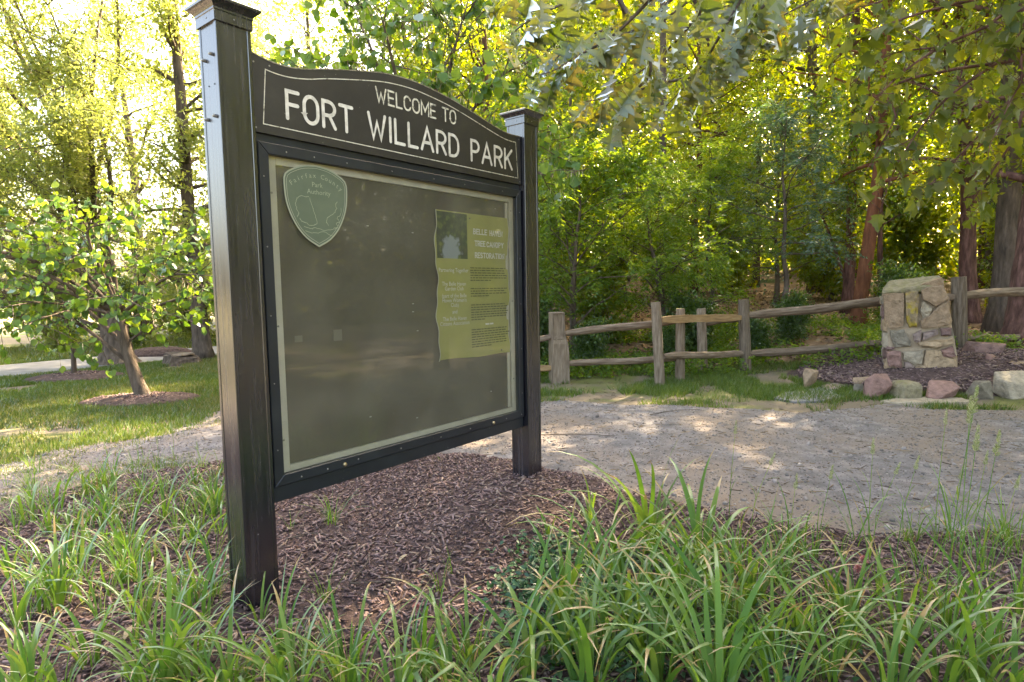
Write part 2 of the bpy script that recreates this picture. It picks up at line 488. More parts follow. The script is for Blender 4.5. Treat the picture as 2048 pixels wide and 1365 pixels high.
def path_sdf(x, y): return poly_sdf(x, y, PATH) + 0.5 * fnoise(x * 1.6, y * 1.6, 11)
def bed_sdf(x, y): return poly_sdf(x, y, BED) + 0.35 * fnoise(x * 2.2, y * 2.2, 21)
def path_z(x, y): return zt(x, y) + np.clip(path_sdf(x, y) * 0.12, -0.05, 0.014) + 0.012 * fnoise(x * 3, y * 3, 5) + 0.01 * fnoise(x * 14, y * 14, 6, 3)
def bed_z(x, y): return zt(x, y) + np.clip(bed_sdf(x, y) * 0.14, -0.05, 0.03) + 0.05 * fnoise(x * 1.5, y * 1.5, 8) * np.clip(bed_sdf(x, y), 0, 1) + 0.02 * fnoise(x * 12, y * 12, 9, 3)


tag(obj('gravel_path', grid_mesh('gravel_path', axis(-9, -4.5, 6.5, 14, 0.045), axis(1.5, 2.5, 8.2, 8.4, 0.045), path_z, lambda x, y: path_sdf(x, y) > -0.25), MT['gravel']), 'packed grey gravel path running past the sign', kind='structure')
tag(obj('mulch_bed', grid_mesh('mulch_bed', axis(-7, -3.6, 3.5, 7, 0.035), axis(-0.5, 1.6, 5.4, 5.6, 0.035), bed_z, lambda x, y: bed_sdf(x, y) > -0.25), MT['mulch']), 'brown bark mulch bed around the sign', kind='structure')

# leaf litter beyond the fence
FLOOR = [(-2.5, 12.5), (0.2, 9.6), (2.2, 9.3), (3.6, 9.9), (5.0, 9.9), (7.5, 10.2), (14, 9.5), (60, 9), (60, 90), (-12, 90), (-6, 30)]
def floor_sdf(x, y): return poly_sdf(x, y, FLOOR) + 1.2 * fnoise(x * 0.9, y * 0.9, 31)
tag(obj('forest_floor', grid_mesh('forest_floor', axis(-14, -3, 14, 60, 0.2), axis(8.5, 9, 20, 90, 0.2), lambda x, y: zt(x, y) + np.clip(floor_sdf(x, y) * 0.1, -0.05, 0.03) + 0.12 * fnoise(x * 0.8, y * 0.8, 33) * np.clip(floor_sdf(x, y), 0, 1), lambda x, y: floor_sdf(x, y) > -0.5), MT['floor']), 'brown leaf litter under the trees', kind='structure')

# the lane beyond the lawn
c0 = [(-40, -6.5), (-20, 3.2), (-11, 10.2), (-8.7, 12.9), (-7.3, 14.9), (-4.5, 18.5), (2, 26)]
RP = smooth_path([(x, y, 0) for x, y in c0], 60)
dv = np.gradient(RP, axis=0); dv /= np.linalg.norm(dv, axis=1)[:, None]; nv = np.stack([-dv[:, 1], dv[:, 0], 0 * dv[:, 0]], 1)
rv = []; rf = []
for k in range(len(RP)):
    for s in (-1.15, -0.4, 0.4, 1.15):
        q = RP[k] + nv[k] * s; rv.append((q[0], q[1], float(zt(q[0], q[1])) + 0.02))
for k in range(len(RP) - 1):
    for i in range(3): rf.append((4 * k + i, 4 * k + i + 1, 4 * k + i + 5, 4 * k + i + 4))
tag(obj('road', arrays_mesh('road', np.array(rv), np.array(rf)), MT['road']), 'pale asphalt lane beyond the lawn', kind='structure')
def road_d(x, y):
    x = np.asarray(x, float)[..., None]; y = np.asarray(y, float)[..., None]
    return np.min(np.hypot(x - RP[:, 0], y - RP[:, 1]), -1)


# mulch rings and the mound under the stone marker
def ring(name, label, cx, cy, rx, ry, h, seed):
    a = np.linspace(0, 2 * np.pi, 41)[:-1]
    g = np.random.default_rng(seed); V = []; rr = 1 + 0.25 * np.array([fnoise(np.cos(t) * 1.5 + seed, np.sin(t) * 1.5, seed) for t in a])
    for s, hh in ((1.06, -0.03), (0.95, 0.35 * h), (0.7, 0.8 * h), (0.4, h), (0.1, h)):
        for t, q in zip(a, rr):
            x = cx + rx * s * q * math.cos(t); y = cy + ry * s * q * math.sin(t)
            V.append((x, y, float(zt(x, y)) + hh + (g.random() - 0.5) * 0.018))
    F = []
    for k in range(4):
        for i in range(40):
            j = (i + 1) % 40; F.append((k * 40 + i, k * 40 + j, (k + 1) * 40 + j, (k + 1) * 40 + i))
    F.append(tuple(160 + i for i in range(40)))
    me = bpy.data.meshes.new(name); me.from_pydata(V, [], F); me.update()
    return tag(obj(name, me, MT['mulch']), label, kind='structure')


ring('mulch_ring', 'mulch ring round the leaning redbud', -5.0, 8.05, 0.75, 0.5, 0.06, 1)
ring('mulch_ring', 'mulch ring round the thin sapling', -7.55, 10.4, 0.75, 0.6, 0.08, 2)
ring('mulch_ring', 'mulch mound under the stone marker', 6.0, 8.55, 1.9, 1.35, 0.07, 4)

# ------------------------------------------------------------------ the park sign
SA = 0.675522
SIGN0 = Vector((-1.148388, 2.488029, 0))
S = thing('park_sign', 'dark brown two-post park sign with routed header board and glazed notice case', 'sign', SIGN0, math.pi / 2 - SA)


def post_mat():
    m, n, out = _mat('dark bronze post')
    tc = N(n, 'ShaderNodeTexCoord'); mp = N(n, 'ShaderNodeMapping'); mp.inputs['Scale'].default_value = (9, 9, 0.35)
    n.links.new(tc.outputs['Object'], mp.inputs[0])
    ns = N(n, 'ShaderNodeTexNoise'); ns.inputs['Scale'].default_value = 6; ns.inputs['Detail'].default_value = 8; n.links.new(mp.outputs[0], ns.inputs['Vector'])
    sp = N(n, 'ShaderNodeTexNoise'); sp.inputs['Scale'].default_value = 70; sp.inputs['Detail'].default_value = 3; n.links.new(tc.outputs['Object'], sp.inputs['Vector'])
    c = ramp(n, ns.outputs[0], [(0.3, (0.006, 0.006, 0.009)), (0.55, (0.011, 0.010, 0.014)), (0.75, (0.02, 0.017, 0.024))])
    f = ramp(n, sp.outputs[0], [(0.735, (0, 0, 0)), (0.76, (1, 1, 1))])
    mx = N(n, 'ShaderNodeMix', data_type='RGBA'); n.links.new(f, mx.inputs[0]); n.links.new(c, mx.inputs[6]); mx.inputs[7].default_value = (0.16, 0.15, 0.14, 1)
    r = ramp(n, ns.outputs[0], [(0.3, (0.18, 0.18, 0.18)), (0.75, (0.32, 0.32, 0.32))])
    b = N(n, 'ShaderNodeBsdfPrincipled'); b.inputs['IOR'].default_value = 2.05
    n.links.new(mx.outputs[2], b.inputs['Base Color']); n.links.new(r, b.inputs['Roughness'])
    n.links.new(b.outputs[0], out.inputs[0])
    return m


MT['post'] = post_mat()
MT['board'] = rough_mat('dark sign board', [(0.3, (0.014, 0.013, 0.012)), (0.6, (0.024, 0.022, 0.019)), (0.8, (0.04, 0.036, 0.03))], 5, 10, 0.42, 0.15, 60, 0.002, second=(55, (0.13, 0.13, 0.11), 0.72, 0.04), spec=0.5)
MT['frame'] = rough_mat('dark case frame', [(0.3, (0.009, 0.011, 0.015)), (0.6, (0.015, 0.019, 0.024)), (0.8, (0.026, 0.030, 0.034))], 5, 10, 0.38, 0.1, 60, 0.002, second=(60, (0.12, 0.13, 0.12), 0.73, 0.04), spec=0.5)
MT['letter'] = rough_mat('cream lettering', [(0.3, (0.42, 0.40, 0.34)), (0.55, (0.62, 0.60, 0.53)), (0.75, (0.70, 0.68, 0.62))], 30, 8, 0.7, 0.1, 80, 0.001)
MT['letter_worn'] = rough_mat('flaking cream lettering', [(0.34, (0.14, 0.13, 0.10)), (0.44, (0.50, 0.48, 0.38)), (0.7, (0.70, 0.67, 0.56))], 45, 8, 0.8, 0.1, 80, 0.001)
MT['liner'] = rough_mat('cream case liner', [(0.3, (0.56, 0.53, 0.43)), (0.6, (0.70, 0.67, 0.56)), (0.8, (0.78, 0.75, 0.66))], 6, 8, 0.8, 0.1, 40, 0.002)
MT['backing'] = rough_mat('olive grey backing', [(0.3, (0.095, 0.083, 0.058)), (0.6, (0.115, 0.10, 0.072)), (0.8, (0.135, 0.12, 0.088))], 2.2, 8, 0.85, 0.12, 90, 0.002, second=(40, (0.16, 0.15, 0.12), 0.74, 0.03))
MT['brass'] = plain('dull brass', (0.42, 0.34, 0.2), 0.4, 0.5, 0.9)
MT['screw'] = plain('dull steel', (0.3, 0.29, 0.27), 0.5, 0.5, 0.8)
MT['moss'] = rough_mat('lichened top edge', [(0.35, (0.10, 0.09, 0.065)), (0.6, (0.30, 0.27, 0.19))], 40, 8, 0.9, 0.5, 60, 0.004)
PW, PL = 0.147, 2.0


def screw(name, u, v, z, r, depth, axis_, mat, parent, dome=True):
    b = MB(); rings = []
    prof = [(r, 0), (r, 0.5), (r * 0.75, 0.9), (r * 0.3, 1.0)] if dome else [(r, 0), (r, 1)]
    for rr, h in prof:
        q = []
        for k in range(8):
            t = k * math.pi / 4
            a, c, h_ = rr * math.cos(t), rr * math.sin(t), depth * h
            q.append((u - h_, v + a, z + c) if axis_ == 'u' else (u + a, v - h_, z + c))
        rings.append(q)
    b.loft(rings)
    return b.build(name, mat, parent, smooth=False)


def sq(cu, cv, h, z): return [(cu - h, cv - h, z), (cu + h, cv - h, z), (cu + h, cv + h, z), (cu - h, cv + h, z)]


for k, u0 in enumerate((0.0, PL)):
    zb = -0.15 if k == 0 else -0.05
    p = MB().box(u0 + 0.003, u0 + PW - 0.003, 0.003, PW - 0.003, zb, 2.53).build('post', MT['post'], S)
    for (cu, cv) in ((0, 0), (1, 0), (0, 1), (1, 1)):
        a, c = u0 + cu * PW, cv * PW
        su, sv = (1 if cu == 0 else -1), (1 if cv == 0 else -1)
        x = sorted((a, a + su * 0.017)); y = sorted((c, c + sv * 0.017))
        MB().box(x[0], x[1], y[0], y[1], zb, 2.478).build('corner_trim', MT['post'], p, bevel=0.002)
    cu_, cv_ = u0 + PW / 2, PW / 2
    c = MB()
    h = PW / 2
    c.loft([sq(cu_, cv_, h + 0.006, 2.477), sq(cu_, cv_, h + 0.006, 2.515), sq(cu_, cv_, h + 0.0085, 2.518), sq(cu_, cv_, h + 0.0085, 2.526), sq(cu_, cv_, h + 0.014, 2.534), sq(cu_, cv_, h + 0.026, 2.545), sq(cu_, cv_, h + 0.033, 2.549), sq(cu_, cv_, h + 0.034, 2.558), sq(cu_, cv_, h + 0.030, 2.561), sq(cu_, cv_, 0.012, 2.582)])
    cap = c.build('post_cap', MT['post'], p)
    screw('screw', u0 + 0.075, -0.0062, 2.498, 0.0035, 0.002, 'v', MT['screw'], cap)
    screw('screw', u0 - 0.0062, 0.06, 2.498, 0.0035, 0.002, 'u', MT['screw'], cap)
    if k == 0:
        for v, z in ((0.044, 2.357), (0.106, 2.345), (0.040, 2.115), (0.110, 2.112)):
            screw('bolt', 0.003, v, z, 0.0075, 0.016, 'u', MT['screw'], p)
        for v, z in ((0.085, 2.24), (0.038, 2.24)):
            screw('screw', 0.003, v, z, 0.003, 0.003, 'u', MT['frame'], p)

# header board with its swelling top edge
ctrl = [(0.150, 2.412), (0.20, 2.398), (0.27, 2.389), (0.341, 2.391), (0.43, 2.406), (0.517, 2.430), (0.669, 2.464), (0.835, 2.497), (0.95, 2.510), (1.075, 2.513), (1.208, 2.503), (1.32, 2.490), (1.421, 2.473), (1.54, 2.449), (1.657, 2.424), (1.75, 2.405), (1.828, 2.392), (1.90, 2.388), (1.996, 2.392)]
cp = smooth_path([(u, 0, z) for u, z in ctrl], 70)
top = [(float(q[0]), float(q[2])) for q in cp]
u_l, u_r, z_b = 0.150, 1.997, 2.083
outline = [(u_l, z_b), (u_r, z_b)] + top[::-1]
HB = MB().prism(outline, 0.030, 0.066).build('header_board', MT['board'], S)
e = MB()
for i in range(len(top) - 1):
    (x0, z0), (x1, z1) = top[i], top[i + 1]
    e.add([(x0, 0.0285, z0 - 0.002), (x1, 0.0285, z1 - 0.002), (x1, 0.0675, z1 - 0.002), (x0, 0.0675, z0 - 0.002), (x0, 0.0285, z0 + 0.003), (x1, 0.0285, z1 + 0.003), (x1, 0.0675, z1 + 0.003), (x0, 0.0675, z0 + 0.003)],
          [(0, 3, 2, 1), (4, 5, 6, 7), (0, 1, 5, 4), (2, 3, 7, 6)])
e.build('top_edge', MT['moss'], HB)


def ribbon(pts, wd, v, closed=False, caps=True):
    """flat stroke in the u-z plane facing -v; returns V,F"""
    P = [Vector(p) for p in pts]; n = len(P); L_ = []; R_ = []
    for i in range(n):
        a = P[i - 1] if (i > 0 or closed) else None
        b = P[(i + 1) % n] if (i < n - 1 or closed) else None
        d1 = (P[i] - a).normalized() if a is not None else None
        d2 = (b - P[i]).normalized() if b is not None else None
        if d1 is None: d1 = d2
        if d2 is None: d2 = d1
        n1 = Vector((-d1.y, d1.x)); n2 = Vector((-d2.y, d2.x)); m = (n1 + n2)
        m = m.normalized() if m.length > 1e-6 else n1
        s = min(1 / max(0.35, m.dot(n1)), 2.2) * wd / 2
        L_.append(P[i] + m * s); R_.append(P[i] - m * s)
    V = [(q.x, v, q.y) for q in L_] + [(q.x, v, q.y) for q in R_]
    F = [(i, i + n, (i + 1) % n + n, (i + 1) % n) for i in range(n if closed else n - 1)]
    if caps and not closed:
        for end, nb in ((0, 1), (n - 1, n - 2)):
            d = (P[end] - P[nb]).normalized(); a0 = math.atan2(d.y, d.x); b = len(V)
            V.append((P[end].x, v, P[end].y))
            for k in range(9):
                t = a0 - math.pi / 2 + math.pi * k / 8
                V.append((P[end].x + wd / 2 * math.cos(t), v, P[end].y + wd / 2 * math.sin(t)))
            F += [(b, b + k + 1, b + k + 2) for k in range(8)]
    return V, F


def arc(cx, cy, rx, ry, a0, a1, n=14):
    return [(cx + rx * math.cos(math.radians(a0 + (a1 - a0) * k / n)), cy + ry * math.sin(math.radians(a0 + (a1 - a0) * k / n))) for k in range(n + 1)]


def GL(ch, w_):
    """stroke glyphs on a unit-height cell of width w_"""
    W_ = w_
    bowl = lambda y0, y1: [(0, y0), (W_ * .45, y0)] + arc(W_ * .45, (y0 + y1) / 2, W_ * .55, (y1 - y0) / 2, -90, 90, 10) + [(0, y1)]
    oval = [(0, .35)] + arc(W_ / 2, .35, W_ / 2, .35, 180, 360) + arc(W_ / 2, .65, W_ / 2, .35, 0, 180) + [(0, .35)]
    return {'F': [[(W_, 1), (0, 1), (0, 0)], [(0, .52), (W_ * .92, .52)]], 'O': [oval], 'R': [[(0, 0), (0, 1), (W_ * .4, 1)] + arc(W_ * .45, .73, W_ * .55, .27, 90, -90, 10) + [(0, .46)], [(W_ * .5, .46), (W_, 0)]],
            'T': [[(0, 1), (W_, 1)], [(W_ / 2, 1), (W_ / 2, 0)]], 'W': [[(0, 1), (W_ * .27, 0), (W_ * .5, .68), (W_ * .73, 0), (W_, 1)]], 'I': [[(W_ / 2, 0), (W_ / 2, 1)]],
            'L': [[(0, 1), (0, 0), (W_, 0)]], 'A': [[(0, 0), (W_ / 2, 1), (W_, 0)], [(W_ * .2, .33), (W_ * .8, .33)]], 'D': [[(0, 0), (0, 1), (W_ * .3, 1)] + arc(W_ * .35, .6, W_ * .65, .4, 90, 0, 8) + arc(W_ * .35, .4, W_ * .65, .4, 0, -90, 8) + [(0, 0)]],
            'P': [[(0, 0), (0, 1), (W_ * .4, 1)] + arc(W_ * .45, .73, W_ * .55, .27, 90, -90, 10) + [(0, .46)]], 'K': [[(0, 0), (0, 1)], [(W_, 1), (W_ * .05, .42)], [(W_ * .33, .6), (W_, 0)]],
            'E': [[(W_, 1), (0, 1), (0, 0), (W_, 0)], [(0, .52), (W_ * .85, .52)]], 'C': [arc(W_ / 2, .65, W_ / 2, .35, 20, 180) + arc(W_ / 2, .35, W_ / 2, .35, 180, 340)],
            'M': [[(0, 0), (0, 1), (W_ / 2, .3), (W_, 1), (W_, 0)]], 'B': [[(0, 0), (0, 1), (W_ * .4, 1)] + arc(W_ * .45, .75, W_ * .45, .25, 90, -90, 8) + [(0, .5)], [(0, .5), (W_ * .45, .5)] + arc(W_ * .5, .25, W_ * .5, .25, 90, -90, 8) + [(0, 0)]],
            'H': [[(0, 0), (0, 1)], [(W_, 0), (W_, 1)], [(0, .5), (W_, .5)]], 'V': [[(0, 1), (W_ / 2, 0), (W_, 1)]], 'N': [[(0, 0), (0, 1), (W_, 0), (W_, 1)]], 'Y': [[(0, 1), (W_ / 2, .5), (W_, 1)], [(W_ / 2, .5), (W_ / 2, 0)]],
            'S': [arc(W_ / 2, .76, W_ / 2, .24, 30, 270, 10) + arc(W_ / 2, .26, W_ / 2, .26, 90, -150, 10)]}[ch]


WID = dict(F=.5, O=.62, R=.56, T=.62, W=.86, I=.04, L=.5, A=.7, D=.6, P=.54, K=.56, E=.5, C=.6, M=.72, B=.55, H=.6, V=.68, N=.62, Y=.66, S=.52)


def word(txt, u0, u1, z0, h, wd, v, mat, parent, serif=0.0, gap=.26, one=False):
    tot = sum(WID[c] for c in txt) + gap * (len(txt) - 1)
    k = (u1 - u0 - wd) / tot
    x = u0 + wd / 2; mb = MB(); q = 0
    for c in txt:
        if not one: mb = MB()
        for si, st in enumerate(GL(c, WID[c] * k / h)):
            V, F = ribbon([(x + a * h, z0 + wd / 2 + b * (h - wd)) for a, b in st], wd, v - 0.0003 * si)
            mb.add(V, F)
            if serif > 0:
                for (a, b) in (st[0], st[-1]):
                    V, F = ribbon([(x + a * h - serif, z0 + wd / 2 + b * (h - wd)), (x + a * h + serif, z0 + wd / 2 + b * (h - wd))], wd * .6, v - 0.001 - 0.0002 * si, caps=False)
                    mb.add(V, F)
        x += (WID[c] + gap) * k
        if not one: mb.build('letter', mat, parent)
    if one: mb.build('lettering', mat, parent)


for t, u0, u1 in (('FORT', .306, .670), ('WILLARD', .752, 1.412), ('PARK', 1.508, 1.908)):
    word(t, u0, u1, 2.160, 0.134, 0.0168, 0.0285, MT['letter'], HB)
for t, u0, u1 in (('WELCOME', .808, 1.232), ('TO', 1.276, 1.392)):
    word(t, u0, u1, 2.347, 0.080, 0.0095, 0.0285, MT['letter_worn'], HB, gap=.22)
inset = [(0.199, 2.121), (1.962, 2.121)] + [(float(np.clip(u, 0.199, 1.962)), z - 0.043) for u, z in top[::-1] if 0.205 < u < 1.96]
V, F = ribbon(inset, 0.0042, 0.0288, closed=True)
MB().add(V, F).build('border_line', MT['letter_worn'], HB)
for u, z in ((0.168, 2.37), (0.24, 2.371), (0.165, 2.1), (1.985, 2.10), (1.98, 2.37)):
    screw('screw', u, 0.030, z, 0.004, 0.002, 'v', MT['screw'], HB)

# the notice case
CU0, CU1, CZ0, CZ1 = 0.168, 1.992, 0.535, 2.046
FW = 0.048
case = tag(MB().box(0.150, 1.997, 0.088, 0.100, 0.50, 2.075).build('case_back', MT['frame'], S))
MB().box(0.149, 1.998, 0.046, 0.086, 2.047, 2.0815).build('top_rail', MT['frame'], S)
MB().box(0.149, 1.998, 0.040, 0.085, 0.462, 0.5335).build('bottom_rail', MT['frame'], S, bevel=0.003)
for nm, x0, x1, z0, z1, cut in (('frame_stile', CU0, CU0 + FW, CZ0, CZ1, 1), ('frame_stile', CU1 - FW, CU1, CZ0, CZ1, 1), ('frame_rail', CU0, CU1, CZ1 - FW, CZ1, 0), ('frame_rail', CU0, CU1, CZ0, CZ0 + FW, 0)):
    if cut:
        s = 1 if x0 == CU0 else -1
        out_, in_ = (x0, x1) if s == 1 else (x1, x0)
        ringp = [(out_, z0 + 0.0006), (in_, z0 + FW + 0.0006), (in_, z1 - FW - 0.0006), (out_, z1 - 0.0006)]
    else:
        lo = z0 == CZ0
        zo, zi = (z0, z1) if lo else (z1, z0)
        ringp = [(x0, zo), (x1, zo), (x1 - FW, zi), (x0 + FW, zi)]
    b = MB().prism(ringp, 0.028, 0.060)
    b.build(nm, MT['frame'], S, bevel=0.0025)
# cream liner strips, backing, pane
L0, L1, B0, B1 = CU0 + FW, CU1 - FW, CZ0 + FW, CZ1 - FW
BK = MB().box(L0 - 0.02, L1 + 0.02, 0.082, 0.0875, B0 - 0.02, B1 + 0.02).build('backing_board', MT['backing'], S)
for x0, x1, z0, z1 in ((L0 - .01, L0 + 0.052, B0 - .01, B1 + .01), (L1 - 0.036, L1 + .01, B0 - .01, B1 + .01), (L0 + 0.0525, L1 - 0.0365, B1 - 0.034, B1 + .01), (L0 + 0.0525, L1 - 0.0365, B0 - .01, B0 + 0.026)):
    MB().box(x0, x1, 0.066, 0.0815, z0, z1).build('liner_strip', MT['liner'], S, bevel=0.002)
MB().box(L1 - 0.066, L1 - 0.040, 0.074, 0.0815, B0 + 0.03, B1 - 0.04).build('liner_strip', MT['liner'], S, bevel=0.002)
for z in (1.84, 1.25, 0.73):
    screw('screw', L0 + 0.026, 0.066, z, 0.005, 0.003, 'v', MT['screw'], S)
    screw('screw', L1 - 0.016, 0.066, z + 0.07, 0.005, 0.003, 'v', MT['screw'], S)
for u in (0.537, 1.666):
    screw('lock_knob', u, 0.028, CZ0 + 0.018, 0.0105, 0.012, 'v', MT['brass'], S)
for u in (0.30, 0.44, 0.62, 0.9, 1.2, 1.45, 1.8, 1.96):
    screw('screw', u, 0.028, CZ0 + 0.016 + 0.008 * ((u * 37) % 1), 0.0042, 0.002, 'v', MT['screw'], S)
    screw('screw', u, 0.028, CZ1 - 0.028, 0.0034, 0.002, 'v', MT['screw'], S)
for z in (0.7, 1.0, 1.3, 1.6, 1.9):
    screw('screw', CU0 + 0.02, 0.028, z, 0.0034, 0.002, 'v', MT['screw'], S)
    screw('screw', CU1 - 0.02, 0.028, z, 0.0034, 0.002, 'v', MT['screw'], S)


def pane_mat():
    m, n, out = _mat('dusty acrylic pane')
    tc = N(n, 'ShaderNodeTexCoord')
    ns = N(n, 'ShaderNodeTexNoise'); ns.inputs['Scale'].default_value = 3.0; ns.inputs['Detail'].default_value = 8; n.links.new(tc.outputs['Object'], ns.inputs['Vector'])
    mp = N(n, 'ShaderNodeMapping'); mp.inputs['Rotation'].default_value = (0, 0.5, 0); mp.inputs['Scale'].default_value = (2.2, 1, 26); n.links.new(tc.outputs['Object'], mp.inputs[0])
    sc = N(n, 'ShaderNodeTexNoise'); sc.inputs['Scale'].default_value = 3.5; sc.inputs['Detail'].default_value = 3; n.links.new(mp.outputs[0], sc.inputs['Vector'])
    f1 = ramp(n, ns.outputs[0], [(0.35, (0.07, 0.07, 0.07)), (0.7, (0.17, 0.17, 0.17))])
    f2 = ramp(n, sc.outputs[0], [(0.70, (0, 0, 0)), (0.78, (0.16, 0.16, 0.16))])
    ad = N(n, 'ShaderNodeMath', operation='ADD'); n.links.new(f1, ad.inputs[0]); n.links.new(f2, ad.inputs[1])
    tr = N(n, 'ShaderNodeBsdfTransparent'); tr.inputs[0].default_value = (0.95, 0.95, 0.91, 1)
    df = N(n, 'ShaderNodeBsdfDiffuse'); df.inputs[0].default_value = (0.42, 0.40, 0.30, 1)
    gl = N(n, 'ShaderNodeBsdfGlossy'); gl.inputs['Roughness'].default_value = 0.025
    m1 = N(n, 'ShaderNodeMixShader'); n.links.new(ad.outputs[0], m1.inputs[0]); n.links.new(tr.outputs[0], m1.inputs[1]); n.links.new(df.outputs[0], m1.inputs[2])
    fz = N(n, 'ShaderNodeFresnel'); fz.inputs[0].default_value = 1.5
    m2 = N(n, 'ShaderNodeMixShader'); n.links.new(fz.outputs[0], m2.inputs[0]); n.links.new(m1.outputs[0], m2.inputs[1]); n.links.new(gl.outputs[0], m2.inputs[2])
    n.links.new(m2.outputs[0], out.inputs[0])
    return m


MT['pane'] = pane_mat()
PN = obj('glass_pane', arrays_mesh('glass_pane', np.array([(L0 - .01, .046, B0 - .01), (L1 + .01, .046, B0 - .01), (L1 + .01, .046, B1 + .01), (L0 - .01, .046, B1 + .01)]), np.array([[0, 1, 2, 3]])), MT['pane'], S)

# shield-shaped emblem on the pane
MT['shield'] = rough_mat('faded green shield', [(0.3, (0.08, 0.105, 0.066)), (0.6, (0.10, 0.125, 0.080)), (0.8, (0.12, 0.14, 0.084))], 9, 6, 0.6, 0, spec=0.4)
MT['shield_rim'] = plain('pale shield rim', (0.29, 0.30, 0.21), 0.6)
MT['shield_mid'] = plain('grey green shield edge', (0.16, 0.22, 0.16), 0.6)
half = [(0.0, 1.984), (0.06, 1.977), (0.115, 1.958), (0.162, 1.925), (0.166, 1.86), (0.158, 1.80), (0.138, 1.745), (0.105, 1.69), (0.06, 1.645), (0.0, 1.612)]
cxs = 0.456
hp = smooth_path([(a, 0, b) for a, b in half], 26)
rim = [(cxs + q[0], q[2]) for q in hp] + [(cxs - q[0], q[2]) for q in hp[-2:0:-1]]
cz_ = 1.82


def scaled(k): return [(cxs + (a - cxs) * k, cz_ + (b - cz_) * k) for a, b in rim]


SH = MB().prism([(a, b) for a, b in rim][::-1], 0.0425, 0.0455).build('emblem_shield', MT['shield_mid'], PN)
MB().prism(scaled(0.965)[::-1], 0.0415, 0.0424).build('shield_face', MT['shield'], SH)
V, F = ribbon(scaled(0.99), 0.006, 0.0412, closed=True); MB().add(V, F).build('shield_rim', MT['shield_rim'], SH)
V, F = ribbon(scaled(0.925), 0.0022, 0.0410, closed=True); MB().add(V, F).build('shield_line', MT['shield_rim'], SH)
MT['shield_ink'] = plain('faded cream print', (0.25, 0.28, 0.18), 0.7)


def text_mesh(txt, size, align='CENTER'):
    c = bpy.data.curves.new('t', 'FONT'); c.body = txt; c.size = size; c.align_x = align; c.resolution_u = 2
    o = bpy.data.objects.new('t', c); COL.objects.link(o)
    bpy.context.view_layer.update()
    me = bpy.data.meshes.new_from_object(o)
    bpy.data.objects.remove(o); bpy.data.curves.remove(c)
    return me


def text_flat(name, txt, u, v, z, size, mat, parent, align='CENTER', sx=1.0, tilt=0.0):
    me = text_mesh(txt, size, align)
    o = obj(name, me, mat, parent)
    o.location = (u, v, z); o.rotation_euler = Euler((math.pi / 2, 0, 0)); o.scale = (sx, 1, 1)
    if tilt: o.rotation_euler = (Matrix.Rotation(-tilt, 3, 'Y') @ Matrix.Rotation(math.pi / 2, 3, 'X')).to_euler()
    return o


# curved top line set letter by letter along the arc
me_line = MB()
txt = 'Fairfax County'
R0 = 0.20
for i, chh in enumerate(txt):
    if chh == ' ': continue
    t = (i - (len(txt) - 1) / 2) * 0.104
    text_flat('emblem_letter', chh, cxs + R0 * math.sin(t), 0.0408, 1.728 + R0 * math.cos(t), 0.031, MT['shield_ink'], SH, tilt=-t)
text_flat('emblem_text', 'Park', cxs + 0.002, 0.0408, 1.886, 0.032, MT['shield_ink'], SH)
text_flat('emblem_text', 'Authority', cxs + 0.01, 0.0408, 1.853, 0.032, MT['shield_ink'], SH)
g = np.random.default_rng(5)
lines = [
    [(-.115, 1.80), (-.105, 1.825), (-.085, 1.838), (-.06, 1.837), (-.045, 1.84)],
    [(-.115, 1.80), (-.11, 1.775), (-.10, 1.76), (-.108, 1.742)],
    [(-.04, 1.832), (-.03, 1.80), (-.022, 1.775), (-.012, 1.745), (-.008, 1.72), (-.02, 1.712)],
    [(-.02, 1.712), (-.045, 1.708), (-.065, 1.718), (-.085, 1.722), (-.095, 1.735)],
    [(.11, 1.832), (.098, 1.815), (.102, 1.795), (.085, 1.772), (.06, 1.757), (.048, 1.745), (.045, 1.728), (.055, 1.715)],
    [(.13, 1.80), (.125, 1.77), (.105, 1.752), (.118, 1.735), (.098, 1.728), (.108, 1.712), (.09, 1.70)],
    [(-.075, 1.702), (-.045, 1.694), (-.01, 1.698), (.03, 1.690), (.07, 1.697), (.105, 1.71)],
    [(-.07, 1.682), (-.04, 1.674), (0.0, 1.677), (.03, 1.683), (.06, 1.670), (.075, 1.664)]]
for ln in lines:
    q = smooth_path([(a, 0, b) for a, b in ln], 5 * len(ln)); q[:, [0, 2]] += g.normal(0, 0.0013, (len(q), 2))
    V, F = ribbon([(cxs + a[0], a[2]) for a in q], 0.0024, 0.0408)
    MB().add(V, F).build('emblem_line', MT['shield_ink'], SH)

# staples and paper scraps left on the backing
MT['scrap'] = plain('old paper scrap', (0.20, 0.185, 0.14), 0.8)
MT['staple'] = plain('pale staple', (0.55, 0.55, 0.5), 0.5)
for (px, py) in ((825, 466), (826, 608), (826, 624), (835, 662), (741, 834), (834, 836), (982, 783), (735, 452), (990, 418)):
    q = ray(px, py)
    nn = Vector((math.cos(SA), -math.sin(SA), 0)); dd = Vector((math.sin(SA), math.cos(SA), 0))
    P0 = SIGN0 - nn * 0.082; t = (P0 - CAMP).dot(nn) / q.dot(nn); h = CAMP + q * t - SIGN0
    u, z = h.dot(dd), h.z
    MB().box(u - 0.006, u + 0.006, 0.0800, 0.0825, z - 0.002, z + 0.002).build('staple', MT['staple'], BK)
for u, z, wv, hv in ((0.54, 1.16, 0.05, 0.055), (0.33, 1.17, 0.04, 0.03)):
    MB().box(u, u + wv, 0.0802, 0.0822, z, z + hv).build('paper_scrap', MT['scrap'], BK)

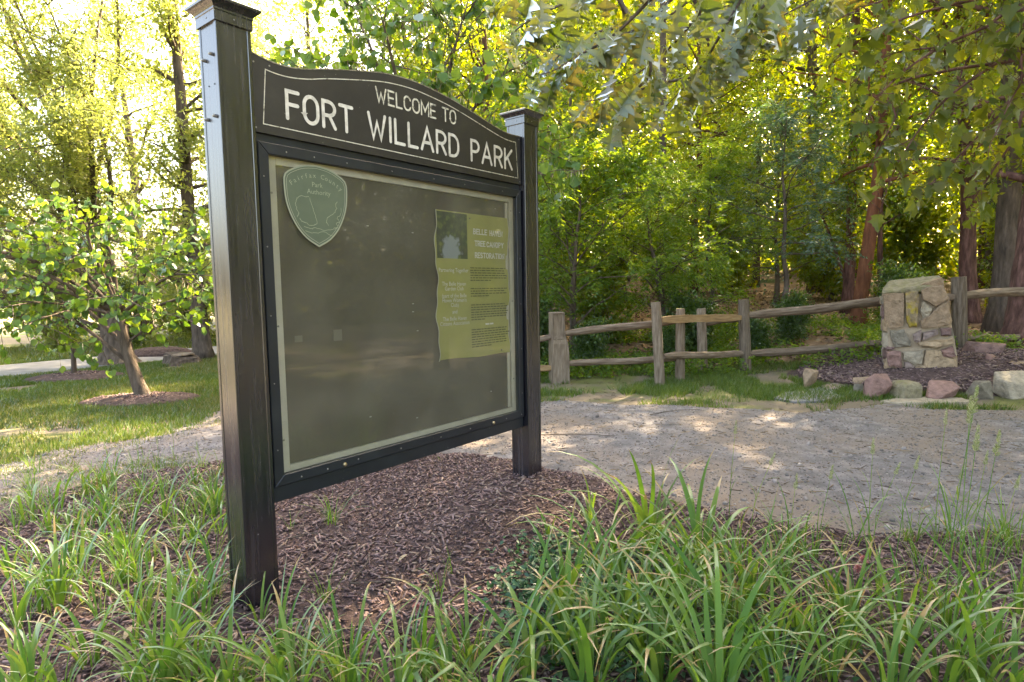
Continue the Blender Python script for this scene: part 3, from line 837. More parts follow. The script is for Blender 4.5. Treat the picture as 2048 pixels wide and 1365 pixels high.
# ------------------------------------------------------------------ the poster pinned inside the case
def poster_mat():
    m, n, out = _mat('olive green poster')
    tc = N(n, 'ShaderNodeTexCoord'); ns = N(n, 'ShaderNodeTexNoise'); ns.inputs['Scale'].default_value = 5; ns.inputs['Detail'].default_value = 5
    n.links.new(tc.outputs['Object'], ns.inputs['Vector'])
    c = ramp(n, ns.outputs[0], [(0.3, (0.43, 0.43, 0.12)), (0.7, (0.52, 0.51, 0.16))])
    b = N(n, 'ShaderNodeBsdfPrincipled'); b.inputs['Roughness'].default_value = 0.5; n.links.new(c, b.inputs['Base Color']); n.links.new(b.outputs[0], out.inputs[0])
    return m


MT['poster'] = poster_mat()
MT['ink_pale'] = plain('pale poster print', (0.95, 0.95, 0.84), 0.6)
MT['ink_dark'] = plain('dark olive poster print', (0.11, 0.125, 0.035), 0.6)
MT['paper'] = plain('white paper edge', (0.62, 0.62, 0.50), 0.7)
PO = thing('poster', 'curling olive green poster pinned inside the notice case', 'poster', S.matrix_basis @ Vector((1.57, 0.076, 0.985)), math.pi / 2 - SA)
PWd, PHt = 0.655, 0.875


def curl(a, z): return -0.004 - 0.0045 * math.sin(z * 17 + 1.5 * a) * (abs(a) / 0.33) ** 2 - 0.003 * math.sin(z * 41) * (abs(a) / 0.33) ** 3
def edge_l(z): return -PWd / 2 + 0.006 * math.sin(z * 16 + 0.6) + 0.003 * math.sin(z * 43)
def edge_r(z): return PWd / 2 + 0.005 * math.sin(z * 15 + 2.6) + 0.002 * math.sin(z * 37)


nu, nz = 24, 40; V = []; F = []
for k in range(nz + 1):
    z = PHt * k / nz
    for i in range(nu + 1):
        t = i / nu
        a = edge_l(z) * (1 - t) + edge_r(z) * t
        zz = z + (0.012 * (0.5 - t) + 0.004 * math.sin(t * 9) if k == 0 else 0)
        V.append((a, curl(a, z), zz))
for k in range(nz):
    for i in range(nu):
        q = k * (nu + 1) + i; F.append((q, q + 1, q + nu + 2, q + nu + 1))
me = bpy.data.meshes.new('sheet'); me.from_pydata(V, [], F); me.polygons.foreach_set('use_smooth', np.ones(len(F), bool))
obj('sheet', me, MT['poster'], PO)
for fn in (edge_l, edge_r):
    pts = [(fn(PHt * k / 40) * 0.997, PHt * k / 40) for k in range(41)]
    V, F = ribbon(pts, 0.006, 0, caps=False)
    V = [(a, curl(a, z) - 0.0012, z) for a, _, z in V]
    MB().add(V, F).build('paper_edge', MT['paper'], PO)


def photo_mat():
    m, n, out = _mat('printed tree photograph')
    tc = N(n, 'ShaderNodeTexCoord')
    ns = N(n, 'ShaderNodeTexNoise'); ns.inputs['Scale'].default_value = 26; ns.inputs['Detail'].default_value = 6; n.links.new(tc.outputs['Object'], ns.inputs['Vector'])
    trees = ramp(n, ns.outputs[0], [(0.35, (0.012, 0.03, 0.01)), (0.55, (0.04, 0.08, 0.02)), (0.7, (0.16, 0.22, 0.04))])
    sx = N(n, 'ShaderNodeSeparateXYZ'); n.links.new(tc.outputs['Object'], sx.inputs[0])
    g = N(n, 'ShaderNodeVectorMath', operation='DISTANCE'); g.inputs[1].default_value = (-0.20, 0, 0.645); 
    mp = N(n, 'ShaderNodeMapping'); mp.inputs['Scale'].default_value = (1, 0, 0.8); mp.inputs['Location'].default_value = (0, 0, 0.129)
    n.links.new(tc.outputs['Object'], mp.inputs[0]); n.links.new(mp.outputs[0], g.inputs[0])
    ad = N(n, 'ShaderNodeMath', operation='MULTIPLY_ADD'); ad.inputs[1].default_value = 0.11; n.links.new(ns.outputs[0], ad.inputs[0]); n.links.new(g.outputs['Value'], ad.inputs[2])
    f = ramp(n, ad.outputs[0], [(0.115, (1, 1, 1)), (0.135, (0, 0, 0))])
    mx = N(n, 'ShaderNodeMix', data_type='RGBA'); n.links.new(f, mx.inputs[0]); n.links.new(trees, mx.inputs[6]); mx.inputs[7].default_value = (0.35, 0.42, 0.47, 1)
    b = N(n, 'ShaderNodeBsdfPrincipled'); b.inputs['Roughness'].default_value = 0.4; n.links.new(mx.outputs[2], b.inputs['Base Color']); n.links.new(b.outputs[0], out.inputs[0])
    return m


MT['photo'] = photo_mat()


def patch(name, a0, a1, z0, z1, mat, off=0.0016):
    V = []; F = []
    for k in range(9):
        for i in range(7):
            a = a0 + (a1 - a0) * i / 6; z = z0 + (z1 - z0) * k / 8; V.append((a, curl(a, z) - off, z))
    for k in range(8):
        for i in range(6): q = k * 7 + i; F.append((q, q + 1, q + 8, q + 7))
    return MB().add(V, F).build(name, mat, PO)


patch('printed_photo', -0.318, -0.062, 0.600, 0.868, MT['photo'])
for t, u0, u1, z in (('BELLE', -0.010, 0.118, 0.752), ('HAVEN', 0.142, 0.270, 0.750), ('TREE', 0.000, 0.100, 0.680), ('CANOPY', 0.112, 0.280, 0.678), ('RESTORATION', 0.000, 0.285, 0.608)):
    word(t, u0, u1, z, 0.036, 0.0068, -0.008, MT['ink_pale'], PO, serif=0.005, gap=.3, one=True)
for tx, z, sz in (('Partnering Together', 0.520, 0.034), ('The Belle Haven', 0.440, 0.034), ('Garden Club', 0.412, 0.034), ('(part of the Belle', 0.370, 0.034), ("Haven Women's", 0.343, 0.034), ('Club)', 0.315, 0.034), ('and', 0.275, 0.034), ('The Belle Haven', 0.234, 0.034), ('Citizens Association', 0.206, 0.034)):
    text_flat('text_line', tx, -0.19, -0.011, z, sz, MT['ink_pale'], PO, sx=0.9)
g = np.random.default_rng(9)
for z0, nl in ((0.545, 6), (0.418, 4), (0.318, 7), (0.165, 8)):
    for k in range(nl):
        b = MB(); a = -0.045; z = z0 - k * 0.0152; end = 0.285 if k < nl - 1 else 0.285 - 0.25 * g.random()
        while a < end:
            wl = 0.012 + 0.03 * g.random()
            b.add([(a, -0.0088, z), (a + wl, -0.0088, z), (a + wl, -0.0088, z + 0.0058), (a, -0.0088, z + 0.0058)], [(0, 1, 2, 3)]); a += wl + 0.0065
        b.build('text_line', MT['ink_dark'], PO)
b = MB()
for a, wl in ((0.085, 0.038), (0.130, 0.032)):
    b.add([(a, -0.0092, 0.192), (a + wl, -0.0092, 0.192), (a + wl, -0.0092, 0.202), (a, -0.0092, 0.202)], [(0, 1, 2, 3)])
b.build('text_line', MT['ink_pale'], PO)
for u, z in ((-0.04, 0.845), (0.30, 0.50), (0.24, 0.02)):
    screw('pin', u, -0.009, z, 0.005, 0.004, 'v', MT['screw'], PO)
# ------------------------------------------------------------------ rail fences
def zg(x, y): return float(zt(x, y))


def fence_post(parent, x, y, ztop, r, seed, lean=(0, 0)):
    z0 = zg(x, y) - 0.12
    n = 7; P = []
    for k in range(n):
        t = k / (n - 1); P.append((x + lean[0] * t, y + lean[1] * t, z0 + (ztop - z0) * t))
    rad = [r * 1.05, r * 1.03, r, r * 0.99, r * 0.98, r * 0.97, r * 0.93]
    V, F = tube_arrays(P, rad, 11, 0.10, seed)
    me = tubes_mesh('post', [(V, F)], False)
    o = obj('post', me, MT['wood'], parent)
    return o


def rail(parent, a, b, r, seed, mat='rail', sag=0.0, flat=False):
    a = Vector(a); b = Vector(b); L_ = (b - a).length
    n = 9
    if flat:
        mb = MB(); g = np.random.default_rng(seed); rings = []
        for k in range(n):
            t = k / (n - 1); c = (t * L_, 0, 0.004 * math.sin(t * 5)); h = r * (1.0 + 0.15 * (g.random() - .5)); e = 0.6 if k in (0, n - 1) else 1
            rings.append([(c[0], -0.035, c[2] - h * e), (c[0], 0.030, c[2] - h * e * 0.9), (c[0], 0.026, c[2] + h * e * 0.9), (c[0], -0.032, c[2] + h * e)])
        me = mb.loft(rings).mesh('rail', False, 0.004)
    else:
        P = [(L_ * k / (n - 1), 0.007 * math.sin(k * 1.3 + seed), 0.007 * math.cos(k * 0.9 + seed) - sag * math.sin(math.pi * k / (n - 1))) for k in range(n)]
        rad = [r * (0.72 if k in (0, n - 1) else 1.0 + 0.05 * math.sin(k * 2.1 + seed)) for k in range(n)]
        me = tubes_mesh('rail', [tube_arrays(P, rad, 8, 0.22, seed)], False)
    o = obj('rail', me, MT[mat], parent)
    d = (b - a).normalized()
    o.location = a
    o.rotation_euler = Euler((0, -math.asin(d.z), math.atan2(d.y, d.x)))
    return o


D = at_depth
FA = thing('split_rail_fence', 'weathered round-post rail fence with one pale sawn rail ending at the stone marker', 'fence')
fence_post(FA, 2.03, 8.24, 1.19, 0.068, 1, (-0.07, 0))
fence_post(FA, 3.62, 9.30, 1.18, 0.085, 2, (-0.06, 0))
fence_post(FA, 7.0, 9.4, 1.47, 0.105, 3, (-0.08, 0))
rail(FA, D(1322, 640, 8.24), D(1480, 635, 9.27), 0.055, 4, 'plank', flat=True)
rail(FA, D(1325, 714, 8.24), D(1488, 708, 9.3), 0.052, 5)
rail(FA, D(1492, 632, 9.3), D(1790, 600, 9.35), 0.062, 6)
rail(FA, D(1498, 709, 9.3), D(1800, 686, 9.35), 0.062, 7)
rail(FA, D(1790, 597, 9.38), D(1912, 594, 9.42), 0.06, 8)
rail(FA, D(1790, 690, 9.38), D(1915, 680, 9.42), 0.06, 9)
rail(FA, D(1918, 592, 9.42), D(2100, 580, 10.0), 0.065, 10)
rail(FA, D(1920, 678, 9.42), D(2100, 672, 10.0), 0.06, 11)
fence_post(FA, 9.6, 10.1, 1.6, 0.10, 12)

FB = thing('split_rail_fence', 'rail fence with a square chamfered end post and two round posts behind the pale rail', 'fence')
fence_post(FB, 2.40, 8.62, 1.08, 0.066, 21)
fence_post(FB, 2.98, 9.40, 1.05, 0.078, 22, (-0.04, 0))
# square post: wide below, chamfered face above
bx, by = 0.68, 8.78
sqp = MB(); z0 = -0.1
def rect(cx, cy, hx, hy, z): return [(cx - hx, cy - hy, z), (cx + hx, cy - hy, z), (cx + hx, cy + hy, z), (cx - hx, cy + hy, z)]
sqp.loft([rect(0, 0, 0.13, 0.12, z0), rect(0, 0, 0.125, 0.115, 0.45), rect(-0.008, 0.0, 0.118, 0.115, 0.60), rect(-0.022, 0.012, 0.098, 0.098, 0.72), rect(-0.025, 0.014, 0.095, 0.096, 1.055)])
ps = sqp.build('post', MT['wood'], FB, bevel=0.006)
ps.location = (bx, by, 0); ps.rotation_euler = (0, 0, math.radians(12))
fr = MB()
for (x0, x1, zz0, zz1) in ((-0.112, -0.098, 0.64, 1.05), (0.048, 0.062, 0.70, 1.05), (-0.098, 0.048, 1.03, 1.045), (-0.098, 0.048, 0.66, 0.675)):
    fr.box(x0, x1, -0.1005, -0.075, zz0, zz1)
fp = fr.build('post_batten', MT['wood'], FB); fp.location = (bx, by, 0); fp.rotation_euler = (0, 0, math.radians(12))
rail(FB, D(1126, 668, 8.75), D(1368, 640, 8.62), 0.05, 23)
rail(FB, D(1126, 728, 8.75), D(1366, 716, 8.62), 0.05, 24)
rail(FB, D(960, 704, 8.9), D(1108, 674, 8.75), 0.05, 25)
rail(FB, D(960, 745, 8.9), D(1108, 736, 8.75), 0.045, 26, 'plank')
rail(FB, D(1402, 646, 9.4), D(1486, 637, 9.5), 0.045, 27)
fence_post(FB, -0.6, 8.95, 1.05, 0.07, 28)

# ------------------------------------------------------------------ stone marker
MKX, MKY, MKZ = 5.62, 8.32, 0.16
MK = thing('stone_marker', 'squat rubble stone pillar with sloping slab top and a yellow lichen streak', 'monument', (MKX, MKY, MKZ), math.radians(-28))
kx = 0.001765


def mk(px, py): return ((px - 1232) * kx, (795 - py) * kx)


MK.scale = (0.88, 0.9, 1.03)


SM = {}
def stone_mat(nm, c, lich=None):
    a = tuple(x * 0.6 for x in c); b = tuple(min(1, x * 1.35) for x in c)
    SM[nm] = rough_mat(nm, [(0.3, a), (0.5, c), (0.75, b)], 13, 12, 0.92, 1.0, 26, 0.03, second=lich, coords='Object')
    return SM[nm]


stone_mat('brown tan stone', (0.29, 0.205, 0.135)); stone_mat('buff stone', (0.38, 0.275, 0.175)); stone_mat('pale stone', (0.34, 0.285, 0.21))
stone_mat('maroon stone', (0.20, 0.125, 0.11)); stone_mat('pink grey stone', (0.26, 0.195, 0.17)); stone_mat('grey stone', (0.22, 0.19, 0.145))
stone_mat('lichen stone', (0.27, 0.20, 0.12), (10, (0.34, 0.25, 0.04), 0.46, 0.16)); stone_mat('red stone', (0.26, 0.155, 0.13)); stone_mat('moss stone', (0.25, 0.215, 0.14), (9, (0.20, 0.18, 0.09), 0.5, 0.15))
stone_mat('slate stone', (0.20, 0.195, 0.195))
MT['mortar'] = rough_mat('sandy mortar', [(0.3, (0.28, 0.22, 0.155)), (0.6, (0.38, 0.30, 0.215)), (0.8, (0.46, 0.38, 0.29))], 14, 10, 0.95, 1.0, 60, 0.012)
hw0, hw1 = 0.485, 0.395
core = MB()
def cr(hx, z, o, d0, d1): return [(o - hx, d0, z), (o + hx, d0, z), (o + hx, d1, z), (o - hx, d1, z)]
core.loft([cr(0.47, -0.1, 0.03, 0.0, 0.52), cr(0.465, 0.25, 0.025, 0.01, 0.5), cr(0.44, 0.5, 0.0, 0.015, 0.5), cr(0.425, 0.8, -0.055, 0.02, 0.48), cr(0.42, 1.06, -0.085, 0.025, 0.47)])
obj('mortar_core', core.mesh('mortar_core', False, 0.02), MT['mortar'], MK)
stones = [
    ('brown tan stone', [(945, 190), (1105, 180), (1112, 380), (1100, 445), (1000, 468), (958, 430)]),
    ('lichen stone', [(1112, 178), (1212, 178), (1217, 300), (1203, 450), (1150, 456), (1120, 380)]),
    ('brown tan stone', [(1222, 170), (1300, 140), (1392, 150), (1422, 246), (1333, 294), (1236, 240)]),
    ('pale stone', [(1241, 252), (1318, 304), (1310, 348), (1252, 386), (1228, 330)]),
    ('brown tan stone', [(1332, 302), (1424, 254), (1447, 350), (1442, 436), (1242, 462), (1224, 398), (1313, 356)]),
    ('pink grey stone', [(1180, 508), (1240, 474), (1246, 506), (1238, 566), (1190, 560)]),
    ('pink grey stone', [(1254, 500), (1362, 460), (1366, 505), (1250, 552)]),
    ('maroon stone', [(1374, 456), (1462, 444), (1460, 508), (1386, 520)]),
    ('buff stone', [(1210, 572), (1470, 528), (1478, 572), (1352, 604), (1230, 600)]),
    ('grey stone', [(1000, 482), (1112, 468), (1168, 560), (1160, 605), (1052, 610), (1016, 560)]),
    ('maroon stone', [(988, 600), (1044, 606), (1036, 630), (984, 630)]),
    ('red stone', [(985, 640), (1096, 636), (1110, 768), (1040, 762), (992, 752)]),
    ('pale stone', [(1110, 646), (1268, 626), (1260, 738), (1202, 735), (1118, 700)]),
    ('buff stone', [(1280, 622), (1384, 610), (1398, 664), (1494, 690), (1528, 760), (1420, 785), (1290, 798), (1216, 792), (1212, 748), (1272, 742)]),
    ('red stone', [(1392, 620), (1476, 594), (1494, 660), (1408, 664)]),
    ('pink grey stone', [(1118, 708), (1196, 744), (1206, 784), (1130, 768)])]


def stone_block(nm, ring2, y_back, y_front, seed, place):
    """uneven block from a 2-D outline: bevelled proud face"""
    g = np.random.default_rng(seed); n = len(ring2)
    cx_ = sum(a for a, _ in ring2) / n; cz2 = sum(b for _, b in ring2) / n
    dense = []
    for i in range(n):
        a = ring2[i]; b = ring2[(i + 1) % n]
        for t in (0, 0.5):
            dense.append((a[0] + (b[0] - a[0]) * t + g.normal(0, 0.008), a[1] + (b[1] - a[1]) * t + g.normal(0, 0.008)))
    m = len(dense); rings = []
    for s, yy in ((1.0, y_back), (0.985, y_front + 0.014), (0.93, y_front + 0.003), (0.6, y_front - 0.006)):
        rings.append([place(cx_ + (a - cx_) * s, yy + (g.random() - .5) * 0.028 * (s < 1), cz2 + (b - cz2) * s) for a, b in dense])
    return MB().loft(rings).build('stone', SM[nm], MK)


for i, (nm, pg) in enumerate(stones):
    stone_block(nm, [mk(*p) for p in pg], 0.06, -0.040 - 0.03 * ((i * 7) % 3) / 2, 40 + i, lambda a, y, z: (a, y, z))
# side and back courses
g = np.random.default_rng(3)
nmz = list(SM)
for side in (0, 1, 2):
    span = 0.50 if side < 2 else 0.84
    z = 0.0; k = 0
    while z < 1.0:
        hh = 0.14 + 0.12 * g.random(); a = 0.0
        while a < span - 0.05:
            wl = min(span - a, 0.16 + 0.22 * g.random())
            rg = [(a + .01, z + .01), (a + wl - .01, z + .012), (a + wl - .008, z + hh - .01), (a + .012, z + hh - .012)]
            off = 0.03 - 0.115 * min(1.06, z + hh / 2)
            half_ = 0.465 - 0.045 * min(1, z)
            if side == 0: pl = lambda q, y, zz: (off - half_ + y, q, zz)
            elif side == 1: pl = lambda q, y, zz: (off + half_ - y, q, zz)
            else: pl = lambda q, y, zz: (off - 0.42 + q, 0.5 - y, zz)
            stone_block(nmz[int(g.integers(0, 6))], rg, 0.05, -0.012, 100 + k + 30 * side, pl); k += 1
            a += wl
        z += hh
# sloping slab on top
sl_ = MB()
sl_.loft([[(-0.53, -0.05, 1.045), (0.30, -0.045, 1.09), (0.33, 0.50, 1.15), (-0.50, 0.48, 1.11)],
          [(-0.535, -0.055, 1.085), (0.05, -0.06, 1.165), (0.30, 0.52, 1.30), (-0.40, 0.50, 1.24)]])
sl_.build('cap_slab', SM['moss stone'], MK, bevel=0.018)
stone_block('brown tan stone', [(-0.10, 1.10), (0.28, 1.10), (0.295, 1.20), (0.255, 1.255), (0.02, 1.20)], 0.42, -0.03, 77, lambda a, y, z: (a, y, z))

# ------------------------------------------------------------------ edging stones, flagstones, loose rocks
def rock(name, label, cat, px0, px1, pyb, pyt, nm, seed, z=0.03, depth=None, group=None, yaw=0.0, n=14):
    pb = on_ground((px0 + px1) / 2, pyb, z)
    wd = (px1 - px0) / FPX * pb.y * 1.02; hh = (pyb - pyt) / FPX * pb.y
    dp = depth or wd * 0.7
    me = rock_mesh(name, wd, dp, hh * 1.35, seed, n)
    o = obj(name, me, SM[nm]); o.location = (pb.x, pb.y + dp * 0.35, z + hh * 0.42); o.rotation_euler = (0, 0, yaw)
    return tag(o, label, cat, group)


rock('edging_stone', 'dull red upright edging stone left of the squared stone', 'stone', 1737, 1786, 797, 752, 'red stone', 3)
# squared edging stone
pb = on_ground(1821, 799, 0.03)
o = tag(MB().loft([rect(0, 0, 0.135, 0.12, -0.06), rect(0, 0, 0.13, 0.115, 0.16), rect(0.02, 0.02, 0.105, 0.10, 0.205)]).build('edging_stone', SM['moss stone'], None, bevel=0.018), 'squared mossy tan edging stone between two reddish ones', 'stone')
o.location = (pb.x, pb.y + 0.1, 0.02); o.rotation_euler = (0.05, 0.03, 0.1)
rock('edging_stone', 'wedge-shaped reddish edging stone right of the squared stone', 'stone', 1856, 1925, 799, 762, 'red stone', 12, yaw=0.3)
rock('edging_stone', 'rounded grey-brown edging stone at the mulch mound', 'stone', 1942, 2006, 797, 762, 'grey stone', 9)
rock('edging_stone', 'large buff edging boulder at the end of the mulch mound', 'stone', 2004, 2080, 795, 748, 'pale stone', 15)
rock('loose_rock', 'small grey stone beside the red edging stone', 'stone', 1709, 1730, 788, 770, 'grey stone', 16)
rock('loose_rock', 'leaning brown stone at the corner of the mulch mound', 'stone', 1606, 1642, 778, 740, 'brown tan stone', 18, z=0.05, yaw=0.6)
rock('loose_rock', 'pale stone in the grass behind the mulch mound', 'stone', 1700, 1727, 738, 720, 'pale stone', 19, z=0.1)
rock('loose_rock', 'flat maroon rock lying by the big trunk', 'stone', 1946, 2016, 712, 688, 'maroon stone', 22, z=0.32)
rock('loose_rock', 'small red rock under the flat maroon rock', 'stone', 1976, 2004, 728, 708, 'red stone', 23, z=0.28)
rock('loose_rock', 'half-buried long brown rock in the mulch', 'stone', 1704, 1750, 768, 754, 'brown tan stone', 24, z=0.08)
rock('loose_rock', 'pale boulder at the foot of the big trunk', 'stone', 2030, 2100, 740, 722, 'brown tan stone', 25, z=0.22)


def flagstone(label, pts, z, nm, seed):
    g = np.random.default_rng(seed); q = [on_ground(px, py, z) for px, py in pts]
    c = sum(q, Vector()) / len(q)
    r0 = [(p.x, p.y, z - 0.05) for p in q]; r1 = [(p.x, p.y, z + 0.02 + 0.012 * g.random()) for p in q]
    r2 = [(c.x + (p.x - c.x) * 0.9, c.y + (p.y - c.y) * 0.9, z + 0.032 + 0.014 * g.random()) for p in q]
    tag(MB().loft([r0, r1, r2]).build('flagstone', SM[nm]), label, 'stone')


flagstone('large flat slate-grey flagstone at the grass edge', [(1546, 800), (1570, 790), (1600, 786), (1640, 777), (1668, 778), (1672, 792), (1690, 798), (1640, 806), (1590, 808)], 0.015, 'slate stone', 1)
flagstone('narrow pale flagstone sunk before the squared edging stone', [(1760, 806), (1790, 801), (1850, 800), (1930, 802), (1945, 808), (1880, 812), (1800, 811)], 0.01, 'pale stone', 2)
flagstone('small grey flagstone half under the mulch', [(1640, 776), (1672, 771), (1690, 775), (1672, 783), (1650, 783)], 0.03, 'pink grey stone', 3)
# ------------------------------------------------------------------ foliage builders
def unit(v): return v / (np.linalg.norm(v, axis=-1, keepdims=True) + 1e-9)


def leaf_tris(P, A, Nn, ln, wd, fold=0.12, mid=0.42):
    """leaf rhombs: base P, axis A, normal Nn; returns V (n*4,3), F (n*2,3)"""
    A = unit(A); B = unit(np.cross(A, Nn)); Nn = np.cross(B, A)
    ln = ln[:, None]; wd = wd[:, None]
    m = P + A * ln * mid + Nn * wd * fold
    V = np.stack([P, m + B * wd / 2, P + A * ln - Nn * ln * 0.08, m - B * wd / 2], 1).reshape(-1, 3)
    i = np.arange(len(P)) * 4
    F = np.concatenate([np.stack([i, i + 1, i + 2], 1), np.stack([i, i + 2, i + 3], 1)])
    return V, F


def leaf_cloud(name, P, A, ln, wd, mat, parent=None, up=0.6, seed=0, kind=None, loc=None):
    g = np.random.default_rng(seed); n = len(P)
    Nn = unit(g.normal(size=(n, 3)) + np.array([0, 0, up]))
    V, F = leaf_tris(P, A, Nn, ln, wd)
    r = np.repeat(g.random(n), 4)
    me = arrays_mesh(name, V, F, r)
    me.materials.append(mat)
    if parent is False: return me
    o = obj(name, me, None, parent, loc)
    if kind: o['kind'] = kind
    return o


def skeleton(g, height, r0, lean=(0, 0), crown_lo=0.3, crown_r=2.5, n_limbs=18, limb_up=0.5, twigs=9, wob=0.15, top_r=0.12, shape='oval', trunk_pts=None, twig_len=0.45):
    """returns trunk (pts, radii), limbs list, twig segments (m,2,3)"""
    if trunk_pts is None:
        n = 9; t = np.linspace(0, 1, n)
        P = np.stack([lean[0] * t + wob * np.cumsum(g.normal(0, 0.35, n)) * (t > 0), lean[1] * t + wob * np.cumsum(g.normal(0, 0.35, n)) * (t > 0), height * t], 1)
        P = smooth_path(P, 22)
    else:
        P = smooth_path(trunk_pts, 22)
    t = np.linspace(0, 1, len(P))
    R = r0 * (1 - (1 - top_r) * t) * (1 + 0.55 * np.exp(-t * height / max(0.25, 2.2 * r0)))
    limbs = []; tw = []
    for i in range(n_limbs):
        f = crown_lo + (1 - crown_lo) * ((i + g.random()) / n_limbs) ** 0.9
        f = min(f, 0.985); k = int(f * (len(P) - 1)); base = P[k]
        az = i * 2.39996 + g.normal(0, 0.35)
        u = (f - crown_lo) / (1 - crown_lo)
        pr = {'oval': math.sin(math.pi * (0.18 + 0.80 * u)) ** 0.8, 'cone': 1.05 - 0.85 * u, 'top': 0.45 + 0.7 * u * (1.25 - u)}[shape]
        L_ = crown_r * pr * (0.75 + 0.5 * g.random())
        d = np.array([math.cos(az), math.sin(az), limb_up * (0.6 + 0.8 * g.random()) + 0.5 * u])
        d = d / np.linalg.norm(d)
        m = 7; Q = [base]; dd = d.copy()
        for s in range(m):
            dd = unit(dd + g.normal(0, 0.16, 3) + np.array([0, 0, -0.03])); Q.append(Q[-1] + dd * L_ / m)
        Q = np.array(Q); rl = max(0.008, R[k] * 0.45)
        limbs.append((Q, np.linspace(rl, 0.006, m + 1)))
        for j in range(twigs):
            a = 0.22 + 0.78 * (j + g.random()) / twigs
            x = a * m; q = min(int(x), m - 1); b0 = Q[q] + (Q[q + 1] - Q[q]) * (x - q)
            di = unit(unit(Q[q + 1] - Q[q]) * 0.5 + g.normal(0, 0.75, 3) + np.array([0, 0, 0.12]))
            tw.append((b0, b0 + di * twig_len * (0.5 + 0.8 * g.random()) * (0.55 + 0.12 * L_)))
    return P, R, limbs, np.array(tw)


def twig_leaves(g, tw, per, jit, ln, wd, droop=0.35, spread=0.8):
    n = len(tw) * per
    k = np.repeat(np.arange(len(tw)), per)
    t = (0.1 + 1.0 * g.random(n))[:, None]
    P = tw[k, 0] + (tw[k, 1] - tw[k, 0]) * t + g.normal(0, jit, (n, 3))
    A = unit(tw[k, 1] - tw[k, 0]) * 0.6 + g.normal(0, spread, (n, 3)) + np.array([0, 0, -droop])
    return P, A, ln * (0.65 + 0.7 * g.random(n)), wd * (0.65 + 0.7 * g.random(n))


def wood_parts(root, P, R, limbs, tw, bark, seed, sides=12, twig_r=0.006, rough=0.12, every=1):
    obj('trunk', tubes_mesh('trunk', [tube_arrays(P, R, sides, rough, seed)]), bark, root)
    ts = [tube_arrays(q, r, 6) for q, r in limbs]
    ts += [tube_arrays(np.array([a, (a + b) / 2 + 0.02, b]), np.array([twig_r, twig_r * 0.7, twig_r * 0.3]), 4) for a, b in tw[::every]]
    obj('branches', tubes_mesh('branches', ts), bark, root)


def build_tree(name, label, cat, loc, seed, bark, leaf, per, jit, ln, wd, group=None, droop=0.35, twig_r=0.006, crown='crown', every=1, up=0.6, **kw):
    g = np.random.default_rng(seed)
    P, R, limbs, tw = skeleton(g, **kw)
    root = thing(name, label, cat, loc, 0.0, group)
    wood_parts(root, P, R, limbs, tw, bark, seed, twig_r=twig_r, every=every)
    p, a, l_, w_ = twig_leaves(g, tw, per, jit, ln, wd, droop)
    leaf_cloud(crown, p, a, l_, w_, leaf, root, up, seed)
    return root


def place(proto, x, y, rz, s, label=None, dz=-0.05, sz=None):
    c = copy_tree(proto)
    c.location = (x, y, zg(x, y) + dz); c.rotation_euler = (0, 0, rz); c.scale = (s, s, sz or s)
    if label: c['label'] = label
    return c


# ---- forest trees behind the fence
GF = 'slender trees of the wood behind the rail fence'
LF = 'slender leafy tree in the wood behind the rail fence'
pr = [build_tree('forest_tree', LF, 'tree', (0, 0, 0), 300, MT['bark'], MT['forest'], 34, 0.16, 0.11, 0.062, GF, height=12, r0=0.15, crown_lo=0.2, crown_r=2.9, n_limbs=44, twigs=12, limb_up=0.35, every=2, twig_len=0.6),
      build_tree('forest_tree', LF, 'tree', (0, 0, 0), 301, MT['bark_purple'], MT['forest'], 30, 0.18, 0.12, 0.07, GF, height=13, r0=0.17, crown_lo=0.3, crown_r=3.2, n_limbs=42, twigs=12, limb_up=0.25, every=2, twig_len=0.6, lean=(0.6, 0.2)),
      build_tree('forest_tree', LF, 'tree', (0, 0, 0), 302, MT['bark'], MT['maple'], 34, 0.16, 0.10, 0.07, GF, height=10, r0=0.12, crown_lo=0.12, crown_r=2.5, n_limbs=44, twigs=12, limb_up=0.3, every=2, twig_len=0.55, lean=(-0.4, 0.3))]
spots = [(0, 3.2, 17.5, 0.3, .8), (1, 6.0, 20.0, 1.1, .85), (2, 1.0, 15.5, 2.0, .8), (0, 8.6, 21.5, 2.5, .9), (1, 15.8, 20.5, 0.9, 0.8), (2, 12.6, 15.0, 3.9, 0.7),
         (0, 15.5, 17.0, 4.4, .75), (1, 0.2, 22.0, 5.0, .95), (2, 4.6, 24.5, 0.2, 1.1), (0, 18.5, 22.0, 1.9, .9), (1, 14.0, 25.0, 2.8, .9), (2, -3.0, 19.0, 3.3, 1.15), (0, -2.4, 15.4, 0.7, .85), (1, -0.6, 17.0, 2.6, .95),
         (0, -1.6, 25.0, 3.6, 1.0), (1, 9.6, 28.0, 4.1, 1.0), (2, 17.5, 12.0, 5.5, .8), (1, 24.0, 9.0, 2.2, .8), (2, 17.0, 5.5, 1.4, .75), (0, 16.0, 0.5, 3.0, .7)]
used = [False] * 3
for k, x, y, rz, s in spots:
    if not used[k]:
        used[k] = True; pr[k].location = (x, y, zg(x, y) - 0.05); pr[k].rotation_euler = (0, 0, rz); pr[k].scale = (s, s, s)
    else:
        place(pr[k], x, y, rz, s)

